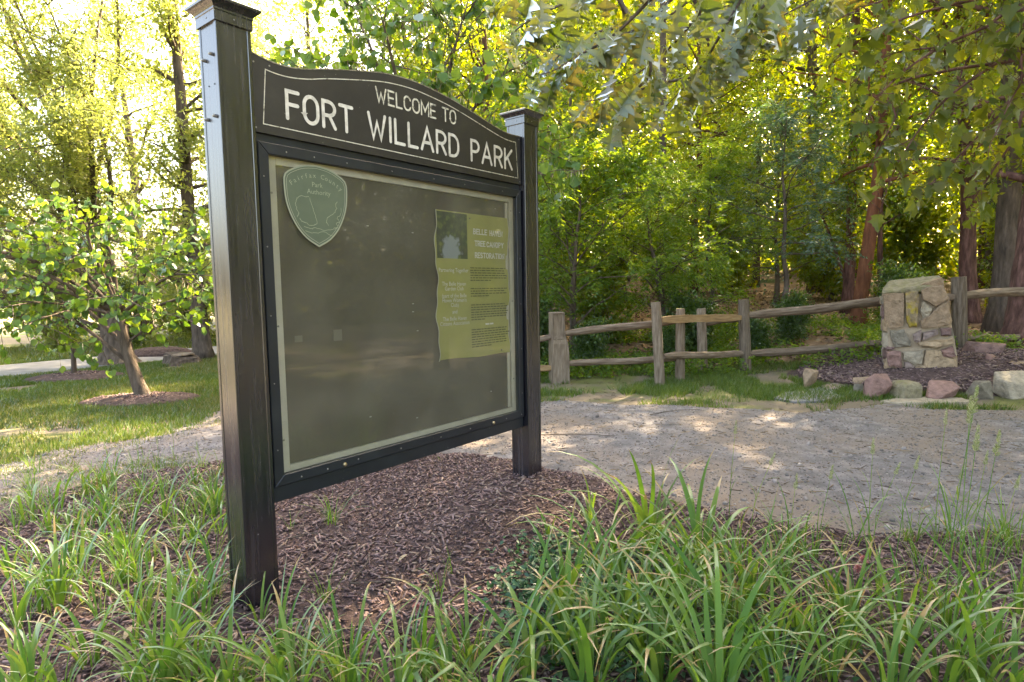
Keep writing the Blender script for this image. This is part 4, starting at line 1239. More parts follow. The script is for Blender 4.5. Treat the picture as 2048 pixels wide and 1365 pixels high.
# ---- individual trunks that read clearly
def hero(name, label, pts, r0, bark, leafmat, seed, per=26, crown_lo=0.45, crown_r=2.6, n_limbs=26, ln=0.11, wd=0.065, twigs=10, sides=16, **kw):
    g = np.random.default_rng(seed); pts = np.array([tuple(p) for p in pts], float); base = pts[0].copy(); base[2] = zg(base[0], base[1]) - 0.08
    pts[0, 2] = base[2]
    P, R, limbs, tw = skeleton(g, height=pts[-1, 2] - base[2], r0=r0, crown_lo=crown_lo, crown_r=crown_r, n_limbs=n_limbs, twigs=twigs, trunk_pts=pts - base, **kw)
    root = thing(name, label, 'tree', tuple(base))
    wood_parts(root, P, R, limbs, tw, bark, seed, sides=sides, every=2, rough=0.16)
    p, a, l_, w_ = twig_leaves(g, tw, per, 0.16, ln, wd)
    leaf_cloud('crown', p, a, l_, w_, leafmat, root, 0.6, seed)
    return root


hero('forest_tree', 'dusky purple-barked tree standing behind the end of the rail fence', [D(1938, 690, 13), D(1935, 520, 13), D(1936, 330, 13), D(1915, 150, 13), D(1918, -60, 13.3), D(1900, -500, 13.5)], 0.17, MT['bark_purple'], MT['forest'], 401, crown_lo=0.36, n_limbs=24, limb_up=0.5, top_r=0.3)
hero('forest_tree', 'leaning rust red trunk glowing behind the stone marker', [D(1712, 690, 12.6), D(1722, 590, 12.6), D(1738, 480, 12.6), D(1756, 350, 12.6), D(1768, 200, 12.6), D(1775, -100, 12.6), D(1770, -480, 12.6)], 0.155, MT['bark_red'], MT['forest'], 402, crown_lo=0.5, n_limbs=22, limb_up=0.4, top_r=0.4)
hero('forest_tree', 'thin dark sapling trunk beside the rust red trunk', [D(1763, 640, 13.2), D(1760, 470, 13.2), D(1762, 380, 13.2), D(1745, 250, 13.2), D(1735, 100, 13.4)], 0.062, MT['bark_purple'], MT['maple'], 403, crown_lo=0.3, crown_r=1.5, n_limbs=14, per=20, limb_up=0.6)
hero('forest_tree', 'grey pole-straight trunk high among the yellow leaves', [D(1628, 640, 20), D(1626, 400, 20), D(1625, 200, 20), D(1622, 0, 20), D(1620, -250, 20)], 0.19, MT['bark'], MT['forest'], 404, crown_lo=0.5, n_limbs=22, top_r=0.5)
hero('forest_tree', 'huge flaring reddish trunk overhanging the fence end', [D(2040, 712, 9.9), D(2052, 600, 10.0), D(2066, 460, 10.1), D(2085, 300, 10.2), D(2100, 100, 10.3), D(2120, -300, 10.5)], 0.235, MT['bark_purple'], MT['forest'], 405, crown_lo=0.5, n_limbs=24, sides=26, crown_r=3.2, top_r=0.5)
hero('forest_tree', 'pale slim trunk between the big trunk and the dusky one', [D(1982, 640, 18), D(1980, 480, 18), D(1976, 300, 18), D(1972, 100, 18), D(1960, -200, 18)], 0.13, MT['bark'], MT['forest'], 406, crown_lo=0.4, n_limbs=22, top_r=0.4)
hero('forest_tree', 'thin dark trunk among shrubs right of the sign', [D(1147, 690, 12), D(1145, 560, 12), D(1150, 380, 12), D(1140, 200, 12), D(1150, -60, 12.2)], 0.075, MT['bark'], MT['forest'], 407, crown_lo=0.3, crown_r=2.0, n_limbs=22)
hero('forest_tree', 'forked slim tree with bare crossing limbs over the fence', [D(1705, 650, 14.6), D(1690, 560, 14.6), D(1640, 420, 14.4), D(1600, 330, 14.2), D(1545, 180, 14)], 0.05, MT['bark_purple'], MT['forest'], 408, crown_lo=0.35, crown_r=1.4, n_limbs=12, per=18, limb_up=0.7)

# ---- trees added at the wood's edge so their unseen crowns shade the foreground
def canopy(label, x, y, h, r0, cr, seed, n, bark):
    g = np.random.default_rng(seed)
    P, R, limbs, tw = skeleton(g, height=h, r0=r0, crown_lo=0.5, crown_r=cr, n_limbs=30, twigs=10, limb_up=0.4, twig_len=0.7)
    root = thing('shade_tree', label, 'tree', (x, y, zg(x, y) - 0.08))
    wood_parts(root, P, R, limbs, tw, bark, seed, sides=16, every=3)
    p, a, l_, w_ = twig_leaves(g, tw, n, 0.25, 0.20, 0.14)
    leaf_cloud('crown', p, a, l_, w_, MT['forest'], root, 0.6, seed)


canopy('tall shade tree added close beside the rust red trunk', 8.1, 14.6, 15, 0.13, 4.6, 452, 44, MT['bark_purple'])
canopy('slim shade tree added behind the round fence posts with its crown overhead', 3.4, 13.6, 14, 0.11, 3.3, 451, 40, MT['bark'])
canopy('tall shade tree added behind the mulch mound and fence end', 9.4, 11.6, 14, 0.22, 4.6, 453, 44, MT['bark'])
canopy('tall shade tree added beside the path opposite the stone marker', 12.2, 7.4, 13, 0.22, 4.4, 454, 36, MT['bark'])

# ---- feathery understory trees (pinnate sprays)
def sprays(g, tw, per, length, n_lf, ln, wd, droop):
    """arching compound leaves: leaflets in two rows along a drooping stalk"""
    P = []; A = []
    k = np.repeat(np.arange(len(tw)), per); m = len(k)
    base = tw[k, 0] + (tw[k, 1] - tw[k, 0]) * (0.3 + 0.8 * g.random(m))[:, None]
    d = unit(unit(tw[k, 1] - tw[k, 0]) * 0.7 + g.normal(0, 0.5, (m, 3)) + np.array([0, 0, 0.25]))
    side = unit(np.cross(d, np.array([0, 0, 1.0])) + 1e-3)
    for s in range(n_lf):
        t = 0.15 + 0.85 * s / (n_lf - 1)
        c = base + d * length * t + np.array([0, 0, -1.0]) * droop * length * t * t
        ax = unit(d + np.array([0, 0, -2.0]) * droop * t)
        for sg in (-1, 1):
            P.append(c); A.append(ax * 0.55 + side * sg + np.array([0, 0, -0.35]))
    P = np.concatenate(P); A = np.concatenate(A)
    n = len(P)
    return P + g.normal(0, 0.008, P.shape), A, ln * (0.7 + 0.5 * g.random(n)), wd * (0.7 + 0.5 * g.random(n))


def feather(name, label, x, y, seed, mat, per=4, group=None, length=0.36, n_lf=7, ln=0.085, wd=0.03, **kw):
    g = np.random.default_rng(seed)
    P, R, limbs, tw = skeleton(g, **kw)
    root = thing(name, label, 'tree', (x, y, zg(x, y) - 0.05), 0, group)
    wood_parts(root, P, R, limbs, tw, MT['bark'], seed, every=2)
    p, a, l_, w_ = sprays(g, tw, per, length, n_lf, ln, wd, 0.45)
    leaf_cloud('crown', p, a, l_, w_, mat, root, 1.2, seed)
    return root


feather('understory_tree', 'feathery bright green understory tree behind the square fence post', 1.15, 10.6, 501, MT['fern'], height=3.6, r0=0.06, crown_lo=0.2, crown_r=1.5, n_limbs=30, twigs=9, limb_up=0.5)
feather('understory_tree', 'feathery green understory tree behind the round fence posts', 2.75, 11.0, 502, MT['fern'], height=3.4, r0=0.055, crown_lo=0.2, crown_r=1.5, n_limbs=28, twigs=9, limb_up=0.6)
feather('understory_tree', 'tall feathery tree with yellow-green sprays above the fence', 0.6, 12.6, 503, MT['fern'], height=5.0, r0=0.07, crown_lo=0.3, crown_r=1.6, n_limbs=30, twigs=9, limb_up=0.4)
feather('understory_tree', 'low feathery green tree behind the long fence rails', 4.3, 13.2, 505, MT['fern'], height=3.6, r0=0.05, crown_lo=0.15, crown_r=1.6, n_limbs=26, twigs=9, limb_up=0.5)
feather('understory_tree', 'broad feathery green tree beyond the pale leaf litter', 7.2, 16.5, 506, MT['fern'], height=5.5, r0=0.07, crown_lo=0.15, crown_r=2.3, n_limbs=30, twigs=10, limb_up=0.5)
feather('understory_tree', 'bluish drooping feathery tree over the fence rails', 5.3, 11.8, 504, MT['blue'], height=4.2, r0=0.06, crown_lo=0.35, crown_r=1.5, n_limbs=18, twigs=7, limb_up=0.3, per=4)

# ---- low shrubs along the fence and through the wood
def shrub(name, label, x, y, seed, mat, h, r, ln, wd, n_limbs=16, per=26, group=None, twigs=8):
    g = np.random.default_rng(seed)
    P, R, limbs, tw = skeleton(g, height=h, r0=0.03, crown_lo=0.05, crown_r=r, n_limbs=n_limbs, limb_up=0.9, twigs=twigs, shape='top', twig_len=0.4)
    root = thing(name, label, 'shrub', (x, y, zg(x, y) - 0.03), 0, group)
    ts = [tube_arrays(P, R, 6)] + [tube_arrays(q, rr, 5) for q, rr in limbs]
    obj('stems', tubes_mesh('stems', ts), MT['bark'], root)
    p, a, l_, w_ = twig_leaves(g, tw, per, 0.10, ln, wd)
    p[:, 2] = np.maximum(p[:, 2], 0.03)
    leaf_cloud('foliage', p, a, l_, w_, mat, root, 0.8, seed)
    return root


GS = 'low green shrubs of the wood behind the rail fence'
LS = 'low bushy green shrub in the wood behind the rail fence'
s1 = shrub('woodland_shrub', LS, 0, 0, 601, MT['maple'], 1.1, 0.75, 0.085, 0.05, 20, 34, GS)
s2 = shrub('woodland_shrub', LS, 0, 0, 602, MT['forest'], 1.8, 1.0, 0.09, 0.055, 24, 36, GS)
ss = [(s1, 0.3, 10.0, 0, .8), (s2, 2.0, 12.6, 1, 1.0), (s1, 3.2, 10.6, 2, .8), (s1, 5.0, 10.9, 4, .6), (s1, 7.6, 11.6, 1.5, .9), 
      (s2, 11.6, 14.0, 3.5, 1.1), (s2, -0.8, 12.8, 4.5, 1.2), (s1, 1.2, 9.7, 5.5, .55), (s2, 12.5, 12.3, .5, 1.3), (s2, -2.2, 15.5, 1.2, 1.4), (s2, 6.9, 19.0, 2.2, 1.3), (s2, 11.5, 18.0, 3.2, 1.6), (s2, 1.5, 19.0, 4.2, 1.6), (s1, 4.2, 10.3, 1.0, .5), (s1, 2.6, 9.9, 3.0, .5),
      (s2, 9.2, 17.5, .2, 1.5), (s2, 5.0, 19.5, 1.8, 1.7), (s2, 14.5, 15.0, 2.8, 1.5), (s2, -5.5, 21.0, 3.9, 1.9), (s2, 16.5, 20.0, 3.9, 1.9), (s2, 8.5, 24.0, 4.9, 2.2), (s2, 2.5, 26.0, 5.9, 2.2), (s2, 13.5, 27.0, 0.9, 2.2)]
seen = set()
for pz, x, y, rz, s in ss:
    if id(pz) in seen: place(pz, x, y, rz, s, dz=-0.03)
    else:
        seen.add(id(pz)); pz.location = (x, y, zg(x, y) - 0.03); pz.rotation_euler = (0, 0, rz); pz.scale = (s, s, s)

# ---- the far wood: one mass of leaves closing the view
g = np.random.default_rng(70)
n = 230000
th = g.uniform(-0.42, 1.9, n); rr = g.uniform(30, 40, n) - 8 * sstep(0.9, 1.4, th)
x = rr * np.sin(th); y = rr * np.cos(th)
zz = zt(x, y) + 19 * g.random(n) ** 1.1
keep = fnoise(th * 14, zz * 0.45, 71) + 0.55 - 0.010 * zz > 0.17
keep &= ~((th < -0.05) & (zz > 9 + 14 * (th + 0.42)))
P = np.stack([x, y, zz], 1)[keep]
o = leaf_cloud('far_wood_leaves', P, g.normal(size=P.shape) + np.array([0, 0, -0.3]), 0.36 * (0.6 + 0.8 * g.random(len(P))), 0.22 * (0.6 + 0.8 * g.random(len(P))), MT['forest'], None, 0.5, 71)
tag(o, 'mass of sunlit yellow-green leaves of the far wood', 'woodland', kind='stuff')
# ------------------------------------------------------------------ shaped leaves as objects
def outline_leaf(name, half, fold=0.12, curl_=0.18, cup=0.0, nseg=None, stalk=0.0):
    """half outline as (x,y) from base to tip; midrib along +y; normal +z"""
    V = []; F = []; n = len(half)
    for x, y in half:
        zc = -curl_ * y * y
        V += [(0, y, zc), (x, y, zc + fold * x - cup * x * x), (-x, y, zc + fold * x - cup * x * x)]
    for i in range(n - 1):
        a, b = 3 * i, 3 * i + 3
        F += [(a, a + 1, b + 1, b), (a, b, b + 2, a + 2)]
    if stalk:
        k = len(V); V += [(-0.012, -stalk, 0.0), (0.012, -stalk, 0.0), (0.012, half[0][1] + .02, -0.002), (-0.012, half[0][1] + .02, -0.002)]; F.append((k, k + 1, k + 2, k + 3))
    me = bpy.data.meshes.new(name); me.from_pydata(V, [], F); me.update()
    return me


HEART = [(0.0, 0.10), (0.16, 0.02), (0.30, 0.02), (0.42, 0.12), (0.48, 0.28), (0.45, 0.48), (0.34, 0.68), (0.18, 0.86), (0.0, 1.0)]
OAK = [(0.012, 0.0), (0.03, 0.10), (0.15, 0.14), (0.06, 0.21), (0.07, 0.30), (0.26, 0.37), (0.34, 0.45), (0.20, 0.44), (0.08, 0.47), (0.08, 0.56), (0.27, 0.66), (0.36, 0.78), (0.20, 0.72), (0.07, 0.72), (0.08, 0.80), (0.19, 0.92), (0.06, 0.88), (0.0, 1.0)]
MAPLE = [(0.012, 0.0), (0.20, 0.02), (0.36, 0.10), (0.26, 0.20), (0.30, 0.30), (0.52, 0.42), (0.36, 0.46), (0.26, 0.52), (0.24, 0.64), (0.14, 0.72), (0.12, 0.84), (0.0, 1.0)]


def leafy(root, shapes, mats, P, A, Nn, size, limit, name='leaf', rest='leaves', rootinv=None):
    """the leaves that show largest become parts, the others one joined part"""
    P = np.asarray(P); A = unit(np.asarray(A)); B = unit(np.cross(A, Nn)); Nn = np.cross(B, A)
    base = np.array(root.location)
    W_ = P + base
    v = size / np.linalg.norm(W_ - np.array([0, 0, CAMZ]), axis=1)
    q = W_ - np.array([0, 0, CAMZ]); fw = q @ np.array(_f); sx_ = (q @ np.array(CR)) / np.maximum(fw, .1) * FPX + 1024; sy_ = 682 - (q @ np.array(CU)) / np.maximum(fw, .1) * FPX
    infr = (fw > 0.2) & (sx_ > -20) & (sx_ < 2068) & (sy_ > -40) & (sy_ < 1390)
    order = np.argsort(-(v + 10 * infr)); g = np.random.default_rng(len(P))
    pick = order[:limit]; other = order[limit:]
    for i in pick:
        o = obj(name, shapes[int(g.integers(len(shapes)))], None, root)
        s = float(size[i])
        o.matrix_local = Matrix(((B[i, 0] * s, A[i, 0] * s, Nn[i, 0] * s, P[i, 0]), (B[i, 1] * s, A[i, 1] * s, Nn[i, 1] * s, P[i, 1]), (B[i, 2] * s, A[i, 2] * s, Nn[i, 2] * s, P[i, 2]), (0, 0, 0, 1)))
    if len(other):
        VV = []; FF = []; RR = []; b = 0
        sh = shapes[0]; co = np.array([vv.co[:] for vv in sh.vertices]); fs = [tuple(p.vertices) for p in sh.polygons]
        for i in other:
            VV.append(P[i] + (co[:, :1] * B[i] + co[:, 1:2] * A[i] + co[:, 2:] * Nn[i]) * size[i]); RR.append(np.full(len(co), g.random()))
        me = bpy.data.meshes.new(rest)
        nb = len(co)
        me.from_pydata(np.concatenate(VV).tolist(), [], [tuple(k + nb * j for k in f) for j in range(len(other)) for f in fs])
        at = me.attributes.new('rnd', 'FLOAT', 'POINT'); at.data.foreach_set('value', np.concatenate(RR).astype(np.float32))
        me.materials.append(mats); me.update()
        o = obj(rest, me, None, root); o['kind'] = 'stuff'


def shapeset(name, half, mat, variants):
    out = []
    for k, (f, c, cu) in enumerate(variants):
        me = outline_leaf(name, half, f, c, cu, stalk=0.18); me.materials.append(mat); out.append(me)
    return out


hearts = shapeset('heart_leaf', HEART, MT['redbud'], [(0.15, 0.15, 0.3), (0.25, 0.3, 0.2), (0.05, 0.1, 0.5), (0.35, 0.2, 0.1)])


def pods(root, g, tw, n):
    k = g.integers(0, len(tw), n); P = tw[k, 0] + (tw[k, 1] - tw[k, 0]) * g.random((n, 1)) + g.normal(0, 0.03, (n, 3))
    A = np.array([0, 0, -1.0]) + g.normal(0, 0.15, (n, 3))
    leaf_cloud('seed_pods', P, A, 0.09 * (0.7 + 0.5 * g.random(n)), 0.014 * np.ones(n), MT['pod'], root, 0, 3, kind='stuff')


def redbud(label, base, trunk, mains, seed, n_leaf, size, n_pods, bark=MT['bark'], r0=0.1):
    g = np.random.default_rng(seed); base = np.array(base, float)
    root = thing('redbud_tree', label, 'tree', tuple(base))
    TP = smooth_path(trunk, 18); t = np.linspace(0, 1, 18)
    R = r0 * (1 - 0.35 * t) * (1 + 0.5 * np.exp(-t * 9))
    obj('trunk', tubes_mesh('trunk', [tube_arrays(TP, R, 14, 0.14, seed)]), bark, root)
    ts = []; tw = []
    for (h, end) in mains:
        b0 = TP[int(h * 17)]; end = np.array(end, float); mid = (b0 + end) / 2 + np.array([0, 0, 0.18 * np.linalg.norm(end - b0)]) + g.normal(0, 0.08, 3)
        Q = smooth_path([b0, mid, end], 10); L_ = np.linalg.norm(end - b0)
        rb = 0.42 * r0 * min(1, 0.45 + 0.25 * L_)
        ts.append(tube_arrays(Q, np.linspace(rb, 0.007, 10), 7))
        for j in range(int(5 + 4 * L_)):
            a = int(3 + 6.9 * g.random()); d = unit(unit(Q[min(a + 1, 9)] - Q[a - 1]) * 0.7 + g.normal(0, 0.6, 3) * np.array([1, 1, 0.6]))
            e_ = Q[a] + d * (0.35 + 0.5 * g.random()); ts.append(tube_arrays(np.array([Q[a], (Q[a] + e_) / 2 + g.normal(0, 0.02, 3), e_]), np.array([0.008, 0.006, 0.003]), 5)); tw.append((Q[a], e_))
            for _ in range(2):
                c = Q[a] + (e_ - Q[a]) * (0.3 + 0.6 * g.random()); f_ = c + unit(d + g.normal(0, 0.7, 3)) * (0.2 + 0.3 * g.random())
                ts.append(tube_arrays(np.array([c, (c + f_) / 2, f_]), np.array([0.005, 0.004, 0.002]), 4)); tw.append((c, f_))
    obj('branches', tubes_mesh('branches', ts), bark, root)
    tw = np.array(tw)
    k = g.integers(0, len(tw), n_leaf)
    P = tw[k, 0] + (tw[k, 1] - tw[k, 0]) * (0.15 + 0.9 * g.random((n_leaf, 1))) + g.normal(0, 0.025, (n_leaf, 3))
    A = unit(tw[k, 1] - tw[k, 0]) * 0.4 + g.normal(0, 0.55, (n_leaf, 3)) + np.array([0, 0, -0.75])
    Nn = g.normal(0, 0.55, (n_leaf, 3)) + np.array([0, -0.25, 0.8])
    leafy(root, hearts, MT['redbud'], P, A, Nn, size * (0.65 + 0.6 * g.random(n_leaf)), 300)
    if n_pods: pods(root, g, tw, n_pods)
    return root


redbud('leaning redbud tree with heart-shaped leaves on the mulched lawn', (-4.97, 8.1, 0.0), [(0, 0, -0.05), (-0.10, 0, 0.28), (-0.19, 0, 0.6), (-0.27, 0.02, 1.0), (-0.30, 0.05, 1.2)],
       [(0.45, (-1.55, -0.2, 0.95)), (0.62, (-2.4, 0.3, 1.3)), (0.95, (-2.9, -0.5, 1.7)), (0.95, (-1.9, -0.6, 2.1)), (1.0, (-1.0, 0.3, 2.35)), (1.0, (-0.2, -0.4, 2.3)), (0.95, (0.55, 0.1, 2.1)), (0.9, (0.95, -0.3, 1.65)), (0.8, (1.1, 0.4, 1.25)), (0.9, (-2.2, 0.6, 1.0)), (0.9, (-0.9, -0.8, 1.35)), (0.95, (0.2, -0.7, 1.4)), (1.0, (-1.4, 0.6, 1.8)), (0.6, (0.15, 0.05, 0.92)), (0.95, (-2.6, 0, 2.2)), (1.0, (-0.7, -0.3, 1.9)), (0.95, (-3.2, 0.2, 1.4))],
       801, 2700, 0.092, 400, r0=0.08)
redbud('redbud tree with hanging seed pods rising behind the sign header', (-0.95, 7.55, 0.0), [(0, 0, -0.05), (0.05, 0, 0.8), (0.0, 0.05, 1.7), (-0.1, 0.05, 2.4)],
       [(0.95, (-1.9, -0.3, 3.3)), (0.95, (-1.3, 0.2, 4.1)), (1.0, (-0.5, -0.3, 4.6)), (1.0, (0.3, 0.2, 4.4)), (1.0, (0.9, -0.2, 3.9)), (0.95, (1.3, 0.2, 3.2)), (0.9, (-1.4, -0.5, 2.9)), (0.9, (0.6, -0.6, 3.0)), (1.0, (-0.2, -0.7, 3.5)), (1.0, (-1.0, 0.5, 5.0)), (0.95, (-1.0, -0.7, 3.6)), (1.0, (0.5, 0.4, 5.1)), (0.9, (1.5, -0.3, 2.7))],
       802, 2200, 0.105, 1300, r0=0.085)

# ---- staked sapling on the lawn
def sapling():
    g = np.random.default_rng(811); b = on_ground(147, 757)
    root = thing('sapling', 'thin young tree in a mulch ring on the lawn', 'tree', (b.x, b.y, 0))
    P = smooth_path([(0, 0, -0.05), (0.03, 0, 0.4), (-0.04, 0, 0.9), (-0.06, 0, 1.35)], 10)
    obj('trunk', tubes_mesh('trunk', [tube_arrays(P, np.linspace(0.045, 0.022, 10), 8, 0.1, 1)]), MT['bark'], root)
    ts = []; tw = []
    for k in range(14):
        d = unit(np.array([math.cos(k * 2.4), math.sin(k * 2.4), 0.5])); a = P[5 + k % 5]; e_ = a + d * (0.4 + 0.3 * g.random()); ts.append(tube_arrays(np.array([a, (a + e_) / 2, e_]), np.array([.01, .007, .003]), 5)); tw.append((a, e_))
    obj('branches', tubes_mesh('branches', ts), MT['bark'], root)
    p, a, l_, w_ = twig_leaves(g, np.array(tw), 22, 0.06, 0.09, 0.07)
    leaf_cloud('crown', p, a, l_, w_, MT['redbud'], root, 0.8, 812)


sapling()

# ---- large trees over the lawn
def willow_oak():
    g = np.random.default_rng(821); b = np.array([-8.12, 12.4, -0.05])
    root = thing('oak_tree', 'thick-trunked narrow-leaved oak spreading over the lawn by the lane', 'tree', tuple(b))
    P = smooth_path([(0, 0, 0), (-0.02, 0, 0.5), (-0.05, 0, 1.2), (-0.3, 0.1, 2.4), (-0.5, 0.2, 4.0), (-0.7, 0.3, 6.5)], 24)
    t = np.linspace(0, 1, 24); R = 0.30 * (1 - 0.6 * t) * (1 + 0.6 * np.exp(-t * 16))
    obj('trunk', tubes_mesh('trunk', [tube_arrays(P, R, 20, 0.14, 3)]), MT['bark'], root)
    ends = [(-3.2, -1.0, 3.5), (1.9, -0.6, 6.2), (2.6, 0.2, 4.9), (-0.6, -1.6, 7.4), (1.2, -1.2, 7.6), (-2.6, -0.8, 6.0), (-3.6, 0.4, 4.6), (0.6, -1.8, 5.0), (-1.6, -2.0, 5.2), (2.0, 1.0, 7.2), (-1.6, -1.2, 8.4), (0.4, 0.2, 8.6), (-3.2, -1.2, 7.6), (1.6, -1.4, 3.7), (-2.6, -1.6, 2.9), (-0.6, -2.0, 3.7), (0.3, -1.6, 6.4), (-4.4, -0.8, 5.8), (-4.6, 0.2, 7.4), (-2.4, -1.0, 9.2), (-0.8, -0.4, 9.4), (1.4, -0.4, 8.6), (2.4, -0.6, 7.6), (-3.8, -0.8, 8.6)]
    ts = []; tw = []
    ends = [e_ for e_ in ends if e_[0] < 1.3]
    for i, e_ in enumerate(ends):
        e_ = np.array(e_); k = min(20, int(6 + 2.0 * max(0, e_[2] - 3.0))); a = P[k]
        Q = smooth_path([a, (a + e_) / 2 + g.normal(0, 0.32, 3), e_], 9); ts.append(tube_arrays(Q, np.linspace(0.06, 0.010, 9), 7))
        for j in range(18):
            q = int(3 + 5.9 * g.random()); d = unit(unit(Q[min(8, q + 1)] - Q[q - 1]) * 0.5 + g.normal(0, 0.7, 3)); f_ = Q[q] + d * (0.4 + 0.7 * g.random()); ts.append(tube_arrays(np.array([Q[q], (Q[q] + f_) / 2, f_]), np.array([.014, .009, .004]), 5)); tw.append((Q[q], f_))
            for _ in range(2):
                c = Q[q] + (f_ - Q[q]) * (0.4 + 0.6 * g.random()); h = c + unit(d + g.normal(0, 0.8, 3)) * (0.25 + 0.3 * g.random()); tw.append((c, h)); ts.append(tube_arrays(np.array([c, (c + h) / 2, h]), np.array([.007, .005, .002]), 4))
    obj('branches', tubes_mesh('branches', ts), MT['bark'], root)
    p, a, l_, w_ = twig_leaves(g, np.array(tw), 66, 0.13, 0.105, 0.030, 0.1, 0.7)
    leaf_cloud('crown', p, a, l_, w_, MT['willow'], root, 0.5, 822)


willow_oak()
hero('tall_tree', 'tall straight brown trunk with tufts of leaves beside the lane', [D(408, 716, 13.1), D(396, 600, 13.1), D(380, 450, 13.1), D(366, 250, 13.1), D(346, 0, 13.1), D(330, -250, 13.2)], 0.175, MT['bark'], MT['willow'], 831, per=36, crown_lo=0.22, crown_r=1.3, n_limbs=50, ln=0.12, wd=0.05, twigs=7, top_r=0.35, limb_up=0.2, twig_len=0.4)
LT = 'loose-crowned background tree beyond the lane'
GT = 'background trees beyond the lane'
t0 = build_tree('background_tree', LT, 'tree', (-9.5, 24.0, -0.05), 841, MT['bark'], MT['willow'], 18, 0.2, 0.15, 0.06, GT, height=9, r0=0.18, crown_lo=0.15, crown_r=2.8, n_limbs=30, twigs=9, every=2, twig_len=0.6)
for x, y, rz, s in ((-4.6, 22.5, 1.0, 1.0), (-15.5, 25.0, 2.0, 0.62), (-21.5, 23.0, 3.0, 0.75), (-27.0, 20.0, 4.0, 0.8), (-3.0, 27.0, 5.0, 1.1), (-6.3, 19.2, 2.7, 1.2), (-13.0, 21.5, 0.4, 1.25), (-9.0, 20.5, 1.6, 1.15), (-17.5, 20.0, 3.4, 1.2), (-11.0, 27.0, 4.6, 1.5)):
    c = copy_tree(t0); c.location = (x, y, zg(x, y) - .05); c.rotation_euler = (0, 0, rz); c.scale = (s, s, s)
GH = 'rounded shrubs along the far side of the lane'
LH = 'rounded olive green shrub along the far side of the lane'
h1 = shrub('hedge_shrub', LH, 0, 0, 851, MT['pine'], 1.5, 1.0, 0.10, 0.055, 24, 40, GH, 9)
h2 = shrub('hedge_shrub', LH, 0, 0, 852, MT['willow'], 1.7, 1.1, 0.10, 0.045, 24, 40, GH, 9)
seen = set()
for pz, x, y, rz, s in ((h1, -13.2, 14.6, 0, .85), (h2, -11.8, 15.8, 1, .9), (h1, -10.6, 16.2, 2, .95), (h2, -9.2, 17.3, 3, 1.1), (h1, -7.9, 18.2, 4, .9), (h2, -6.6, 18.6, 5, 1.0), (h1, -6.0, 20.3, 1.2, 1.2), (h2, -14.6, 13.0, 2.4, .9), (h1, -16.5, 12.5, 3.3, 1.2), (h2, -13.0, 17.2, 4.2, 1.4), (h1, -4.6, 20.4, 0.6, 1.1), (h2, -10.5, 19.5, 5.1, 1.4)):
    if id(pz) in seen: c = copy_tree(pz)
    else: seen.add(id(pz)); c = pz
    c.location = (x, y, -0.03); c.rotation_euler = (0, 0, rz); c.scale = (s, s, s)

# ---- stump and brush on the lawn
def stump():
    b = on_ground(362, 728); g = np.random.default_rng(3)
    root = thing('tree_stump', 'low dark weathered tree stump on the lawn near the tall trunk', 'stump', (b.x, b.y, 0))
    V, F = tube_arrays([(0, 0, -0.05), (0, 0, 0.06), (0.01, 0, 0.14), (0.02, 0, 0.19)], [0.40, 0.34, 0.31, 0.29], 18, 0.2, 5)
    obj('bark_ring', tubes_mesh('bark_ring', [(V, F)], False), MT['bark'], root)
    V, F = tube_arrays([(0.02, 0, 0.185), (0.02, 0, 0.21)], [0.27, 0.24], 14, 0.25, 7)
    obj('cut_top', tubes_mesh('cut_top', [(V, F)], False), MT['wood'], root)


stump()
hb = on_ground(300, 716)
ring('brush_heap', 'low heap of brown brush by the lane', hb.x, hb.y + 0.4, 0.8, 0.4, 0.2, 9)

# ------------------------------------------------------------------ overhanging boughs
oaks = shapeset('oak_leaf', OAK, MT['oakleaf'], [(0.25, 0.25, 0), (0.5, 0.4, 0), (0.1, 0.15, 0), (0.7, 0.1, 0), (0.35, -0.2, 0)])
OK_ = thing('oak_tree', 'red oak whose low bough of lobed leaves hangs over the path', 'tree', (4.9, 0.9, 0))
o3 = np.array([4.9, 0.9, 0.0])
TP = smooth_path([(0, 0, -0.1), (0.02, 0, 1.5), (-0.05, 0.1, 3.2), (0, 0.2, 6.5), (0.1, 0.3, 9)], 20)
obj('trunk', tubes_mesh('trunk', [tube_arrays(TP, 0.28 * (1 - 0.6 * np.linspace(0, 1, 20)), 16, 0.12, 2)]), MT['bark'], OK_)
limb = np.array([TP[8], np.array((3.6, 2.2, 4.0)) - o3, np.array((2.2, 3.1, 3.75)) - o3, np.array((1.2, 3.3, 3.35)) - o3, np.array((0.5, 3.3, 3.05)) - o3])
ts = [tube_arrays(smooth_path(limb, 16), np.linspace(0.09, 0.014, 16), 8, 0.08, 4)]
scr = [([(1250, -70), (1140, 0), (1060, 40), (1010, 80)], 3.2), ([(1350, -70), (1240, 60), (1160, 110), (1110, 140), (1080, 150)], 3.0), ([(1450, -70), (1380, 50), (1300, 130), (1230, 170)], 3.1),
       ([(1300, 120), (1265, 190), (1240, 250)], 3.1), ([(1500, -60), (1440, 70), (1390, 150), (1330, 215)], 3.2), ([(1600, -70), (1520, 20), (1480, 80), (1440, 120)], 3.0), ([(1200, -70), (1100, -30), (1015, -10)], 3.0),
       ([(1700, -70), (1640, -10), (1570, 30), (1535, 60)], 3.2), ([(1420, 120), (1310, 170), (1220, 195), (1160, 205)], 3.6), ([(1500, 40), (1420, 150), (1375, 235)], 3.7), ([(1250, 40), (1180, 70), (1130, 100), (1095, 140)], 3.5),
       ([(1400, -60), (1330, 10), (1270, 60), (1200, 80)], 2.8), ([(1550, -60), (1480, 0), (1400, 30)], 3.5), ([(1650, -60), (1600, 30), (1560, 90)], 3.6)]
g = np.random.default_rng(901); LP = []; LA = []; LN = []
lq = smooth_path(limb, 16)
